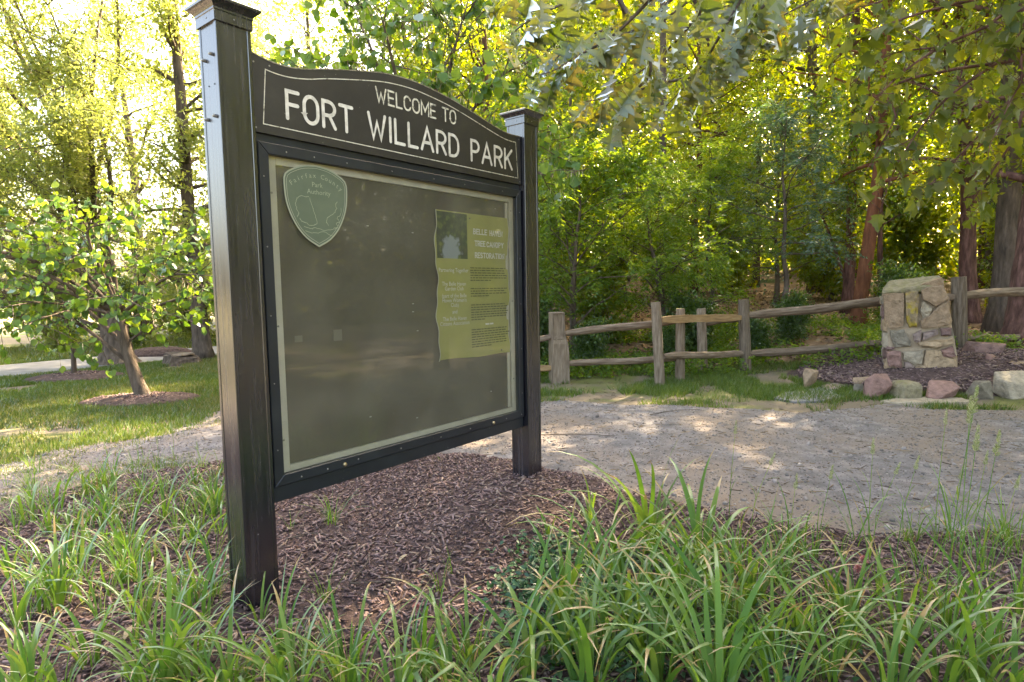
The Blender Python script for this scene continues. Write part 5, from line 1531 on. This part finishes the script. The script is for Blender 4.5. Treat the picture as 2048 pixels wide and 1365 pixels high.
for pts, Y in scr:
    q = np.array([tuple(at_depth(px, py, Y + 0.1 * k)) for k, (px, py) in enumerate(pts)]) - o3
    st = lq[np.argmin(np.linalg.norm(lq - q[0], axis=1))]
    Q = smooth_path(np.vstack([st, q]), 6 * len(q)); ts.append(tube_arrays(Q, np.linspace(0.012, 0.0025, len(Q)), 5))
    for k in range(5, len(Q)):
        for _ in range(int(1 + 1.7 * g.random())):
            LP.append(Q[k] + g.normal(0, 0.025, 3)); LA.append(unit(Q[k] - Q[k - 1]) * 0.35 + g.normal(0, 0.38, 3) + np.array([0, 0, -0.9])); LN.append(g.normal(0, 0.6, 3) + np.array([0.1, -0.7, 0.5]))
obj('branches', tubes_mesh('branches', ts), MT['bark'], OK_)
LP = np.array(LP); LS_ = 0.16 * (0.7 + 0.55 * g.random(len(LP)))
leafy(OK_, oaks, MT['oakleaf'], LP, np.array(LA), np.array(LN), LS_, 300)
# the rest of that oak's crown overhead
g = np.random.default_rng(905); m = 9000
P = np.clip(g.normal(size=(m, 3)), -1.9, 1.9) * np.array([2.4, 2.4, 1.3]) + np.array([0.3, 0.0, 7.6])
leaf_cloud('crown', P, g.normal(size=(m, 3)) + np.array([0, 0, -.5]), 0.16 * (0.7 + .5 * g.random(m)), 0.10 * np.ones(m), MT['oakleaf'], OK_, 0.6, 906)

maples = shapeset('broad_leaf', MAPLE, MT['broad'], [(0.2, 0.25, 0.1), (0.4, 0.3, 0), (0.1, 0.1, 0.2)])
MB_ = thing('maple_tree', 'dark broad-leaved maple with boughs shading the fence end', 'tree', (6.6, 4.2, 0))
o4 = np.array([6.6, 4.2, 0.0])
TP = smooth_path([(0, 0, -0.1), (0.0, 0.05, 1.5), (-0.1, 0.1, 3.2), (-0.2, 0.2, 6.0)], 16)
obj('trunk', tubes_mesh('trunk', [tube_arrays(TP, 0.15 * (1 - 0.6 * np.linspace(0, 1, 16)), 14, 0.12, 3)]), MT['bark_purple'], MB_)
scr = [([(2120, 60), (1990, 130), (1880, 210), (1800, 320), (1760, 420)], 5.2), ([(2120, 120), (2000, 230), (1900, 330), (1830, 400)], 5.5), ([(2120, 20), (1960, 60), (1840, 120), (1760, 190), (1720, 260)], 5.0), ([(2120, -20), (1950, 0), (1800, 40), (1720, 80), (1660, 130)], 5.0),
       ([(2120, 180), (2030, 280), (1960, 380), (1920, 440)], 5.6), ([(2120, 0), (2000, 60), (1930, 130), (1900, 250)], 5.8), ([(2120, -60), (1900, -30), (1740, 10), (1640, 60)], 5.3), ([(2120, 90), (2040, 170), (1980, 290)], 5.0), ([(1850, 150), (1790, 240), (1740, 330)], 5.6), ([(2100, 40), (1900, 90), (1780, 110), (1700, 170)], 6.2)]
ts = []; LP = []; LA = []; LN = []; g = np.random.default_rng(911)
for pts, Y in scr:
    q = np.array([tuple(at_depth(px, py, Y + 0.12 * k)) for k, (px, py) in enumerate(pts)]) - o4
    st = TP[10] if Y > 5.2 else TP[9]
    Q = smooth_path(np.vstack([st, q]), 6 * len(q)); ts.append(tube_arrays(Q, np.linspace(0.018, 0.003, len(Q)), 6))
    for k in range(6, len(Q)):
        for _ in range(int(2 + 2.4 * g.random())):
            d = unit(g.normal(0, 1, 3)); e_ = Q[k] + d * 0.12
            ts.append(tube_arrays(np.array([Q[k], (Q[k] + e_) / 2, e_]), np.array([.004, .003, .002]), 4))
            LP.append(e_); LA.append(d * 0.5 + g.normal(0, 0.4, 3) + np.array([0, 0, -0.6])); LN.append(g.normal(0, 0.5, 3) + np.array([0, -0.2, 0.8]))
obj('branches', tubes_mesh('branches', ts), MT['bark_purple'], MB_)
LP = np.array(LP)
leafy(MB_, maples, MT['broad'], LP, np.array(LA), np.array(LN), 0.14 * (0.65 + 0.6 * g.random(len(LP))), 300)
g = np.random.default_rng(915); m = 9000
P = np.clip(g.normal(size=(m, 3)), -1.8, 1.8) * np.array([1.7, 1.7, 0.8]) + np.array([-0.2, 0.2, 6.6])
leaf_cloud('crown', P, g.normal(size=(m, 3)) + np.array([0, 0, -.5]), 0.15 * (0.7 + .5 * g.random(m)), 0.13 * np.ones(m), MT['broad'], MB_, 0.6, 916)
# ------------------------------------------------------------------ foreground: arching strap-leaved clumps
def strap(name, L_, wd, a0, bend, twist, mat, seg=9, kink=0.0):
    V = []; F = []; T = []; x = z = 0.0; y = 0.0
    for k in range(seg + 1):
        t = k / seg
        th = a0 + bend * t ** 1.6 + (kink if t > 0.52 else 0)
        prof = min(1.0, 0.55 + 2.2 * t) * (1 - t ** 3.2) * 0.5 * wd + 0.0004
        c, s = math.cos(twist * t), math.sin(twist * t)
        fold = 0.35 * prof
        V += [(x - s * prof, y - c * prof, z + fold), (x, y, z), (x + s * prof, y + c * prof, z + fold)]
        T += [t] * 3
        x += math.sin(th) * L_ / seg; z += math.cos(th) * L_ / seg
    for k in range(seg):
        a = 3 * k
        F += [(a, a + 1, a + 4, a + 3), (a + 1, a + 2, a + 5, a + 4)]
    me = bpy.data.meshes.new(name); me.from_pydata(V, [], F); me.polygons.foreach_set('use_smooth', np.ones(len(F), bool))
    me.materials.append(mat); me.update()
    at = me.attributes.new('tip', 'FLOAT', 'POINT'); at.data.foreach_set('value', np.array(T, np.float32))
    return me


g = np.random.default_rng(1001)
straps = [strap('leaf', 0.40 + 0.24 * g.random(), 0.014 + 0.011 * g.random(), 0.02 + 0.36 * g.random(), 0.9 + 1.6 * g.random(), g.normal(0, 0.6), MT['lily'], kink=(1.1 if k % 6 == 0 else 0)) for k in range(30)]
dry = [strap('leaf', 0.30 + 0.1 * g.random(), 0.012, 0.5 + 0.4 * g.random(), 1.4 + 0.6 * g.random(), g.normal(0, 0.8), MT['lily_dry']) for _ in range(4)]
blades = [strap('leaf', 0.30 + 0.2 * g.random(), 0.005 + 0.004 * g.random(), 0.05 + 0.4 * g.random(), 0.5 + 1.3 * g.random(), g.normal(0, 0.6), MT['lily'], 7) for _ in range(14)]
GD = 'arching strap-leaved clumps in the mulch bed'


def gz(x, y): return max(float(bed_z(x, y)), float(zt(x, y)))


def clump(x, y, s, n, seed, label, group, kind='lily', name='daylily_clump', cat='plant', lean=(0, 0), fine=0.15):
    g = np.random.default_rng(seed)
    root = thing(name, label, cat, (x, y, gz(x, y) - 0.01), 0, group)
    for k in range(n):
        src = straps if (kind == 'lily' and g.random() > fine) else blades
        me = src[int(g.integers(len(src)))]
        if g.random() < 0.07: me = dry[int(g.integers(len(dry)))]
        o = obj('leaf', me, None, root)
        az = g.uniform(0, 2 * math.pi)
        r = 0.05 * s * math.sqrt(g.random())
        o.location = (r * math.cos(az), r * math.sin(az), 0)
        o.rotation_euler = (g.normal(0, 0.1) + lean[0], g.normal(0, 0.12) + lean[1], az + g.normal(0, 0.4))
        sc_ = s * (0.65 + 0.6 * g.random()); o.scale = (sc_, sc_, sc_)
    return root


LDR = 'arching green strap-leaved clump growing in the dense bank beside the gravel path'
LDL = 'arching green strap-leaved clump in the mulch on the lane side of the near post'
LDN = 'arching strap-leaved clump at the near edge of the mulch bed'
# dense bank on the path side
main = [(1300, 1110, 1.15, 34), (1215, 1180, 1.05, 26), (1400, 1150, 1.0, 28), (1130, 1260, 1.0, 24), (1260, 1290, 1.0, 26), (1380, 1270, 1.0, 26), (1500, 1220, .95, 26), (1600, 1290, .95, 26), (1480, 1340, 1.0, 26), (1310, 1390, 1.0, 28), (1180, 1400, 1.05, 26), (1060, 1370, 1.0, 22),
        (1700, 1250, .9, 24), (1800, 1300, .9, 26), (1900, 1260, .85, 24), (1990, 1320, .9, 26), (1660, 1370, .95, 26), (1560, 1420, 1.0, 28), (1780, 1410, .95, 26), (1890, 1380, .95, 24), (2030, 1430, .95, 26), (1440, 1450, 1.0, 26), (1120, 1330, .9, 20), (1560, 1180, .75, 18), (1760, 1200, .7, 16), (1340, 1220, .9, 22), (1220, 1340, .9, 22), (2040, 1240, .75, 18),
        (1420, 1390, .95, 24), (1690, 1310, .9, 24), (1100, 1090, .55, 8), (1180, 1060, .6, 10), (1540, 1330, .9, 22), (1850, 1210, .6, 14), (1960, 1400, .9, 24), (1300, 1330, .95, 24), (1660, 1210, .7, 16), (1450, 1260, .9, 22)]
for i, (px, py, s, n) in enumerate(main):
    p = on_ground(px, py, 0.03); clump(p.x, p.y, s * (0.98 if 1100 < px < 1500 else 0.85), n, 2000 + i, {0: 'tallest dense strap-leaved clump crowning the path-side bank', 1: 'strap-leaved clump rising from the dark creeping ground cover', 30: 'sparse small strap-leaved clump at the far post foot side of the bank', 27: 'short strap-leaved clump at the outer end of the bank'}.get(i, LDR), GD, fine=0.15 + 0.3 * (px > 1550))
left = [(250, 1170, .75, 22), (120, 1230, .85, 22), (330, 1040, .75, 24), (420, 1030, .7, 20), (180, 1050, .6, 18), (60, 1130, .7, 16), (150, 1120, .6, 16), (300, 1130, .6, 14), (430, 1120, .6, 12), (40, 1260, .85, 20), (220, 1010, .5, 14), (390, 970, .55, 16), (440, 950, .5, 16), (280, 990, .5, 14), (60, 1010, .5, 12), (340, 1200, .5, 10), (100, 1070, .55, 14), (30, 1080, .5, 12), (230, 1110, .5, 12), (380, 1090, .5, 12)]
g = np.random.default_rng(1050)
left += [(20 + 420 * g.random(), 960 + 300 * g.random(), .45 + .35 * g.random(), 13) for _ in range(64)]
for i, (px, py, s, n) in enumerate(left):
    p = on_ground(px, py, 0.03); clump(p.x, p.y, s * 0.9, n, 2200 + i, LDL, GD, fine=0.5)
near = [(60, 1420, .9, 24), (180, 1330, .75, 20), (330, 1380, .95, 26), (450, 1420, .9, 24), (560, 1340, .7, 18), (590, 1430, .95, 26), (700, 1400, .9, 24), (800, 1440, .85, 22), (900, 1400, .8, 20), (980, 1440, .9, 22), (620, 1330, .55, 14), (520, 1250, .5, 9), (270, 1300, .6, 14), (400, 1330, .6, 14), (960, 1330, .5, 10)]
near += [(20 + 980 * g.random(), 1330 + 90 * g.random(), .5 + .35 * g.random(), 14) for _ in range(28)]
for i, (px, py, s, n) in enumerate(near):
    p = on_ground(px, py, 0.03); clump(p.x, p.y, s * 0.85, n, 2400 + i, {4: 'strap-leaved clump springing up against the near post foot', 11: 'thin strap-leaved clump crossing in front of the near post foot'}.get(i, LDN), GD, fine=0.35)
# fine grass tufts
GG = 'fine grass tufts in the mulch'
for i, (px, py, s, n, lab) in enumerate([(665, 1050, .62, 26, 'bright fine grass tuft under the notice case'), (880, 1180, .45, 9, 'sparse grass tuft in the open mulch'), (650, 1200, .55, 14, 'grass tuft right of the near post foot'), (905, 1150, .4, 7, 'tiny grass tuft in the open mulch beside a yellow stem'), (580, 1060, .35, 8, 'short grass tuft against the near post'), (880, 925, .3, 6, 'low grass tuft where mulch meets gravel under the case')]):
    p = on_ground(px, py, 0.04); clump(p.x, p.y, s, n, 2600 + i, lab, GG, 'grass', 'grass_tuft', 'grass')
GW = 'fine weedy grasses at the gravel edge'
LW = 'fine weedy grass tuft at the gravel path edge'
g = np.random.default_rng(1100)
for i in range(44):
    px = 1440 + 620 * g.random(); py = 1110 + 160 * g.random() ** 1.5 - 30 * (px > 1700)
    p = on_ground(px, py, 0.02); clump(p.x, p.y, 0.5 + 0.5 * g.random(), 9, 2700 + i, LW, GW, 'grass', 'grass_tuft', 'grass')
for i in range(40):
    px = 440 * g.random(); py = 925 + 110 * g.random()
    p = on_ground(px, py, 0.02); clump(p.x, p.y, 0.4 + 0.3 * g.random(), 9, 2800 + i, LW, GW, 'grass', 'grass_tuft', 'grass')

# foxtail stalks
MT['foxtail'] = leaf_mat('green seed heads', [(0.16, 0.20, 0.05), (0.24, 0.26, 0.08)], [(0.3, 0.36, 0.06)], 0.3, 0.05)
def foxtail(px, py, Y, base, label, group, s=1.0, seed=0):
    """stalk from the bed to a bristly head at the given place"""
    g = np.random.default_rng(seed)
    hd = np.array(at_depth(px, py, Y)); b = np.array([base[0], base[1], gz(base[0], base[1]) - 0.01])
    root = thing('foxtail_grass', label, 'grass', tuple(b), 0, group)
    e_ = hd - b
    Q = smooth_path([(0, 0, 0), (e_[0] * 0.35, e_[1] * 0.35, e_[2] * 0.55), tuple(e_)], 12)
    obj('stem', tubes_mesh('stem', [tube_arrays(Q, np.linspace(0.0022, 0.0011, 12), 5)]), MT['lily'], root)
    d = unit(Q[-1] - Q[-2]); n = 150
    t = g.random(n); A = g.normal(0, 1, (n, 3)); A = unit(A - (A @ d)[:, None] * d) + d * 0.9
    P = Q[-1] + d * (t * 0.085 * s)[:, None]
    leaf_cloud('seed_head', P, A, 0.012 * s * (1.15 - t) + 0.004, np.full(n, 0.0028 * s), MT['foxtail'], root, 0, seed)
    for k in (3, 5, 7):
        o = obj('leaf', blades[(seed + k) % len(blades)], None, root); o.location = Q[k]; o.rotation_euler = (0, 0.25, g.uniform(0, 6.28)); o.scale = (0.45, 0.45, 0.45)


GX = 'foxtail grasses at the gravel edge'
LX = 'slender foxtail grass stalk rising from the gravel edge'
fx = [(1945, 830, 2.2, 'tall doubled foxtail grass stalk leaning across the edging stones'), (1938, 850, 2.25, None), (1950, 905, 2.3, None), (1990, 915, 2.3, None), (1745, 910, 3.0, None), (1890, 850, 3.1, None), (1920, 960, 3.0, None), (1790, 950, 3.2, None), (1470, 870, 3.6, None), (1660, 960, 3.1, None), (1830, 940, 3.1, None), (2030, 980, 2.8, None), (1590, 980, 3.0, None), (1970, 930, 3.2, None), (1540, 930, 3.5, None)]
for i, (px, py, Y, lab) in enumerate(fx):
    q = at_depth(px - 60 + (i * 37) % 50, 1150, Y - 0.2)
    foxtail(px, py, Y, (q.x, q.y), lab or LX, None if lab else GX, 1.35 if i < 4 else 1.1, 3000 + i)
for i, (px, py, Y) in enumerate([(315, 890, 4.2), (345, 860, 4.4), (395, 900, 4.3), (275, 900, 4.3)]):
    q = at_depth(px + 10, 1020, Y - 0.1); foxtail(px, py, Y, (q.x, q.y), 'thin seeding grass stalk on the lane side of the near post', 'seeding grass stalks beyond the near post', 0.8, 3100 + i)

# clover heads
MT['clover'] = leaf_mat('clover florets', [(0.30, 0.06, 0.08), (0.42, 0.14, 0.14), (0.45, 0.22, 0.18)], [(0.4, 0.1, 0.1)], 0.2, 0.05)
def clover(px, py, Y, base, label, seed):
    g = np.random.default_rng(seed); hd = np.array(at_depth(px, py, Y)); b = np.array([base[0], base[1], gz(*base) - 0.01])
    root = thing('clover_flower', label, 'flower', tuple(b)); e_ = hd - b
    obj('stem', tubes_mesh('stem', [tube_arrays(smooth_path([(0, 0, 0), (e_[0] * .3, e_[1] * .3, e_[2] * .6), tuple(e_)], 8), np.linspace(.0025, .0018, 8), 5)]), MT['lily'], root)
    n = 170; A = unit(g.normal(size=(n, 3)) + np.array([0, 0, .25])); leaf_cloud('flower_head', np.tile(e_, (n, 1)) + A * 0.002, A, 0.016 + 0.005 * g.random(n), np.full(n, 0.005), MT['clover'], root, 0, seed)


for px, py, Y, lab in ((1728, 1120, 2.6, 'deep red clover head above the path-side bank'), (1716, 1138, 2.55, 'paler red clover head just below the deep red one'), (833, 1215, 2.35, 'single faded pink clover head over the open mulch')):
    q = at_depth(px + 25, py + 120, Y - 0.02); clover(px, py, Y, (q.x, q.y), lab, int(px))

# low dark ground cover between the strap leaves
g = np.random.default_rng(1200)
P = []
for (px, py, r, n) in ((1110, 1130, 0.20, 500), (1180, 1200, 0.22, 600), (1060, 1200, 0.15, 300), (1230, 1330, 0.25, 500), (1100, 1290, 0.22, 500), (1350, 1240, 0.3, 500), (1500, 1300, 0.3, 400), (1330, 1160, .2, 300)):
    c = on_ground(px, py, 0.03); q = g.normal(0, r * 0.6, (n, 2)) + np.array([c.x, c.y]); P.append(np.stack([q[:, 0], q[:, 1], bed_z(q[:, 0], q[:, 1]) + 0.01 + 0.07 * g.random(n)], 1))
P = np.concatenate(P)
o = leaf_cloud('ground_cover', P, g.normal(size=P.shape) * np.array([1, 1, 0.35]), 0.035 * (0.7 + 0.6 * g.random(len(P))), 0.020 * np.ones(len(P)), MT['cover'], None, 2.0, 1201)
tag(o, 'dark creeping ground cover under the strap leaves', 'ground cover', kind='stuff')

# ------------------------------------------------------------------ scatter on the ground
def chips(name, label, cat, P, size, seed, mat, flat=0.25, tilt=0.35, long_=1.0):
    """box-like chips; size (n,3)"""
    g = np.random.default_rng(seed); n = len(P)
    c = np.array([(-1, -1, -1), (1, -1, -1), (1, 1, -1), (-1, 1, -1), (-1, -1, 1), (1, -1, 1), (1, 1, 1), (-1, 1, 1)], float) * 0.5
    V = c[None] * (0.75 + 0.5 * g.random((n, 8, 3))) * size[:, None, :]
    az = g.uniform(0, 2 * np.pi, n); ax = g.normal(0, tilt, n)
    ca, sa = np.cos(az)[:, None], np.sin(az)[:, None]; cx, sx = np.cos(ax)[:, None], np.sin(ax)[:, None]
    x, y, z = V[..., 0], V[..., 1], V[..., 2]
    x, z = x * cx - z * sx, x * sx + z * cx
    V = np.stack([x * ca - y * sa, x * sa + y * ca, z], -1) + P[:, None, :]
    F = np.array([(0, 3, 2, 1), (4, 5, 6, 7), (0, 1, 5, 4), (1, 2, 6, 5), (2, 3, 7, 6), (3, 0, 4, 7)])
    F = (F[None] + (np.arange(n) * 8)[:, None, None]).reshape(-1, 4)
    me = arrays_mesh(name, V.reshape(-1, 3), F, np.repeat(g.random(n), 8))
    return tag(obj(name, me, mat), label, cat, kind='stuff')


MT['chip'] = scatter_mat('bark chips', [(0.035, 0.021, 0.02), (0.09, 0.053, 0.052), (0.15, 0.095, 0.09), (0.23, 0.16, 0.15), (0.10, 0.062, 0.056), (0.30, 0.22, 0.17)])
MT['pebble'] = scatter_mat('gravel stones', [(0.08, 0.07, 0.066), (0.16, 0.145, 0.135), (0.23, 0.205, 0.19), (0.13, 0.105, 0.095), (0.30, 0.27, 0.25)])
MT['bits'] = scatter_mat('twig and leaf bits', [(0.05, 0.035, 0.025), (0.14, 0.09, 0.055), (0.25, 0.18, 0.11), (0.10, 0.07, 0.05)])
g = np.random.default_rng(1300)


def sample(n, x0, x1, y0, y1, f):
    x = g.uniform(x0, x1, n); y = g.uniform(y0, y1, n); k = f(x, y); return x[k], y[k]


x, y = sample(42000, -3.2, 3.2, 1.7, 5.2, lambda x, y: (bed_sdf(x, y) > -0.06) & (np.abs(x) < 0.92 * y + 0.2))
P = np.stack([x, y, bed_z(x, y) + 0.004 + 0.008 * g.random(len(x))], 1); sz = np.stack([0.010 + 0.045 * g.random(len(x)) ** 2, 0.004 + 0.007 * g.random(len(x)), 0.003 + 0.004 * g.random(len(x))], 1)
chips('mulch_chips', 'loose shredded bark chips over the sign bed', 'mulch', P, sz, 1, MT['chip'])
x, y = sample(7000, 4.0, 8.4, 7.2, 9.9, lambda x, y: ((x - 6.0) / 1.85) ** 2 + ((y - 8.55) / 1.3) ** 2 < 1)
P = np.stack([x, y, zt(x, y) + 0.07], 1); sz = np.stack([0.03 + 0.04 * g.random(len(x)), 0.01 + 0.01 * g.random(len(x)), np.full(len(x), 0.008)], 1)
chips('mulch_chips', 'loose bark chips over the marker mound', 'mulch', P, sz, 2, MT['chip'])
x, y = sample(70000, -5.0, 7.0, 2.8, 7.8, lambda x, y: (path_sdf(x, y) > 0.02) & (np.abs(x) < 0.92 * y + 0.2) & (g.random(len(x)) < 1.6 / (0.35 * y)))
rr = 0.003 + 0.006 * g.random(len(x)) ** 3 + 0.010 * (g.random(len(x)) < 0.012)
P = np.stack([x, y, path_z(x, y) + 0.1 * rr], 1); sz = np.stack([rr * 2, rr * 1.6, rr * 1.1], 1)
chips('gravel_stones', 'loose small stones scattered on the gravel path', 'gravel', P, sz, 3, MT['pebble'], tilt=0.5)
x, y = sample(5200, -5.0, 7.0, 2.8, 9.2, lambda x, y: (path_sdf(x, y) > -1.8) & (bed_sdf(x, y) < 0.1) & (np.abs(x) < 0.92 * y + 0.2))
P = np.stack([x, y, np.maximum(path_z(x, y), zt(x, y) + 0.02 * fnoise(x * 2, y * 2, 3) - 0.01) + 0.003], 1); sz = np.stack([0.012 + 0.10 * g.random(len(x)) ** 3, 0.003 + 0.005 * g.random(len(x)), 0.002 + 0.003 * g.random(len(x))], 1)
chips('path_litter', 'dark twig and bark litter strewn on the path', 'litter', P, sz, 4, MT['bits'], tilt=0.05)
x, y = sample(9000, -1, 14, 9.3, 20, lambda x, y: (floor_sdf(x, y) > 0.05) & (x < 0.95 * y))
P = np.stack([x, y, zt(x, y) + 0.05 + 0.06 * fnoise(x * .8, y * .8, 33)], 1)
o = leaf_cloud('fallen_leaves', P, g.normal(size=P.shape) * np.array([1, 1, .2]), 0.10 * (0.6 + .7 * g.random(len(P))), 0.06 * np.ones(len(P)), MT['bits'], None, 2.5, 1301)
tag(o, 'brown fallen leaves under the wood', 'leaf litter', kind='stuff')

for k, (cx, cy, rx, ry, h) in enumerate(((-5.0, 8.05, .72, .48, .06), (-7.55, 10.4, .72, .57, .08))):
    r_ = np.sqrt(g.random(1500)); a_ = g.uniform(0, 6.283, 1500)
    x = cx + rx * r_ * np.cos(a_) * .97; y = cy + ry * r_ * np.sin(a_) * .97
    P = np.stack([x, y, zt(x, y) + h * np.clip(1.45 - 1.35 * r_, 0.1, 1.0) + 0.004], 1); sz = np.stack([0.03 + 0.05 * g.random(1500), 0.012 + 0.012 * g.random(1500), np.full(1500, 0.01)], 1)
    chips('mulch_chips', ['loose bark chips round the leaning redbud', 'loose bark chips round the sapling'][k], 'mulch', P, sz, 7 + k, MT['chip'])
# larger fallen leaves in the bed
MT['dead'] = leaf_mat('tan dead leaves', [(0.30, 0.22, 0.13), (0.38, 0.30, 0.19), (0.24, 0.12, 0.06)], [(0.3, 0.2, 0.1)], 0.2, 0.05)
dl = outline_leaf('fallen_leaf', [(0.0, 0), (0.12, .12), (0.2, .35), (0.2, .6), (0.1, .85), (0, 1)], 0.5, 0.25, stalk=0.15); dl.materials.append(MT['dead'])
GL_ = 'dry tan leaves lying in the mulch bed'
for i, (px, py, s) in enumerate([(205, 1198, .14), (190, 1035, .13), (215, 1030, .10), (770, 1178, .05), (835, 1160, .07), (815, 1115, .06), (990, 1300, .06), (840, 1310, .07), (495, 1280, .05), (640, 1245, .05), (250, 1290, .08), (985, 1250, .06), (60, 1150, .1), (1530, 1190, .06), (1960, 1300, .08), (700, 1290, .06)]):
    p = on_ground(px, py, 0.04); o = obj('fallen_leaf', dl); o.location = (p.x, p.y, gz(p.x, p.y) + 0.02); o.rotation_euler = (g.normal(0, .25), g.normal(0, .25), g.uniform(0, 6.28)); o.scale = (s, s, s)
    tag(o, 'curled dry tan leaf lying in the mulch bed', 'leaf', GL_)
for i, (pts) in enumerate([[(700, 1165), (735, 1125), (738, 1105)], [(560, 1165), (660, 1150), (780, 1140)], [(700, 1165), (780, 1162), (840, 1160)], [(570, 1080), (620, 1070), (665, 1072)], [(1080, 870), (1160, 868), (1230, 872)], [(1300, 830), (1345, 822), (1400, 820)]]):
    q = np.array([tuple(on_ground(px, py, 0.045)) for px, py in pts]); q[:, 2] = [max(float(bed_z(a[0], a[1])), float(path_z(a[0], a[1]))) + 0.012 for a in q]
    V, F = tube_arrays(smooth_path(q, 10), np.linspace(0.005, 0.0025, 10), 6, 0.2, i)
    tag(obj('twig', tubes_mesh('twig', [(V, F)]), MT['bark']), 'dry grey twig lying on the ground near the sign', 'twig', 'dry twigs on the ground')

# ------------------------------------------------------------------ lawn grass
N_TRACK = 60000
def lawn(name, label, x, y, h, wd, seed, mat):
    g = np.random.default_rng(seed); n = len(x)
    z = zt(x, y) + 0.02 * fnoise(x * 2, y * 2, 3) - 0.015
    az = g.uniform(0, np.pi, n); lx = g.normal(0, 0.4, (n, 2)) * h[:, None]
    bx_ = np.cos(az) * wd / 2; by_ = np.sin(az) * wd / 2
    V = np.stack([np.stack([x - bx_, y - by_, z], 1), np.stack([x + bx_, y + by_, z], 1), np.stack([x + lx[:, 0], y + lx[:, 1], z + h], 1)], 1).reshape(-1, 3)
    r = np.clip(0.45 + 1.1 * fnoise(x * 0.8, y * 0.8, 41) + g.normal(0, 0.16, n), 0, 0.999)
    me = arrays_mesh(name, V, np.arange(3 * n).reshape(n, 3), np.repeat(r, 3))
    return tag(obj(name, me, mat), label, 'grass', kind='stuff')


def lawn_mask(x, y):
    return (path_sdf(x, y) < 0.06 * g.random(len(x)) + 0.7 * np.maximum(0, fnoise(x * 3.1, y * 3.1, 57)) * g.random(len(x))) & (bed_sdf(x, y) < -0.05) & (road_d(x, y) > 1.2) & (((x + 5) / .78) ** 2 + ((y - 8.05) / .53) ** 2 > 1) & (((x + 7.55) / .8) ** 2 + ((y - 10.4) / .63) ** 2 > 1) & (fnoise(x * 1.3, y * 1.3, 51) > -0.20 + 0.25 * g.random(len(x)) * (y < 7))


x, y = sample(330000, -13, -1.0, 4.6, 14.5, lambda x, y: lawn_mask(x, y) & (np.abs(x) < 0.92 * y + .5))
d = np.hypot(x, y)
lawn('lawn_grass', 'short sunlit lawn grass between the path and the lane', x, y, (0.045 + 0.04 * g.random(len(x))), 0.004 + 0.0009 * d, 61, MT['grass'])
x, y = sample(N_TRACK, -5.5, -0.9, 3.4, 8.0, lambda x, y: (path_sdf(x, y) > -0.05) & (fnoise(x * 1.7, y * 1.7, 55) + 0.10 * np.abs(path_sdf(x, y) < 0.35) > 0.04 + 0.16 * g.random(len(x))))
lawn('track_grass', 'thin patchy grass growing through the dirt track', x, y, 0.03 + 0.05 * g.random(len(x)), 0.004 + 0.0009 * np.hypot(x, y), 64, MT['grass'])
x, y = sample(120000, -1.0, 5.4, 6.4, 10.2, lambda x, y: lawn_mask(x, y) & (floor_sdf(x, y) < 0.3 * g.random(len(x))) & (fnoise(x * 1.9, y * 1.9, 58) > -0.1 + 0.2 * g.random(len(x))) & (((x - 6.0) / 1.9) ** 2 + ((y - 8.55) / 1.35) ** 2 > 1))
lawn('verge_grass', 'patchy grass verge along the rail fence', x, y, 0.04 + 0.06 * g.random(len(x)), 0.004 + 0.0009 * np.hypot(x, y), 62, MT['grass'])
x, y = sample(16000, -14, -3, 13, 21, lambda x, y: (road_d(x, y) > 1.25) & (x < -0.35 * y))
lawn('far_grass', 'grass on the far side of the lane', x, y, 0.08 + 0.06 * g.random(len(x)), 0.03 + 0 * x, 63, MT['grass'])
x, y = sample(60000, -0.5, 8, 9.0, 13, lambda x, y: (fnoise(x * 1.1, y * 1.1, 77) > 0.02))
P = np.stack([x, y, zt(x, y) + 0.02 + 0.25 * g.random(len(x)) ** 2], 1)[:26000]
o = leaf_cloud('woodland_weeds', P, g.normal(size=P.shape) * np.array([1, 1, .6]), 0.07 * (0.6 + .7 * g.random(len(P))), 0.04 * np.ones(len(P)), MT['fern'], None, 1.5, 1302)
tag(o, 'low leafy green weeds along the foot of the fence', 'weeds', kind='stuff')
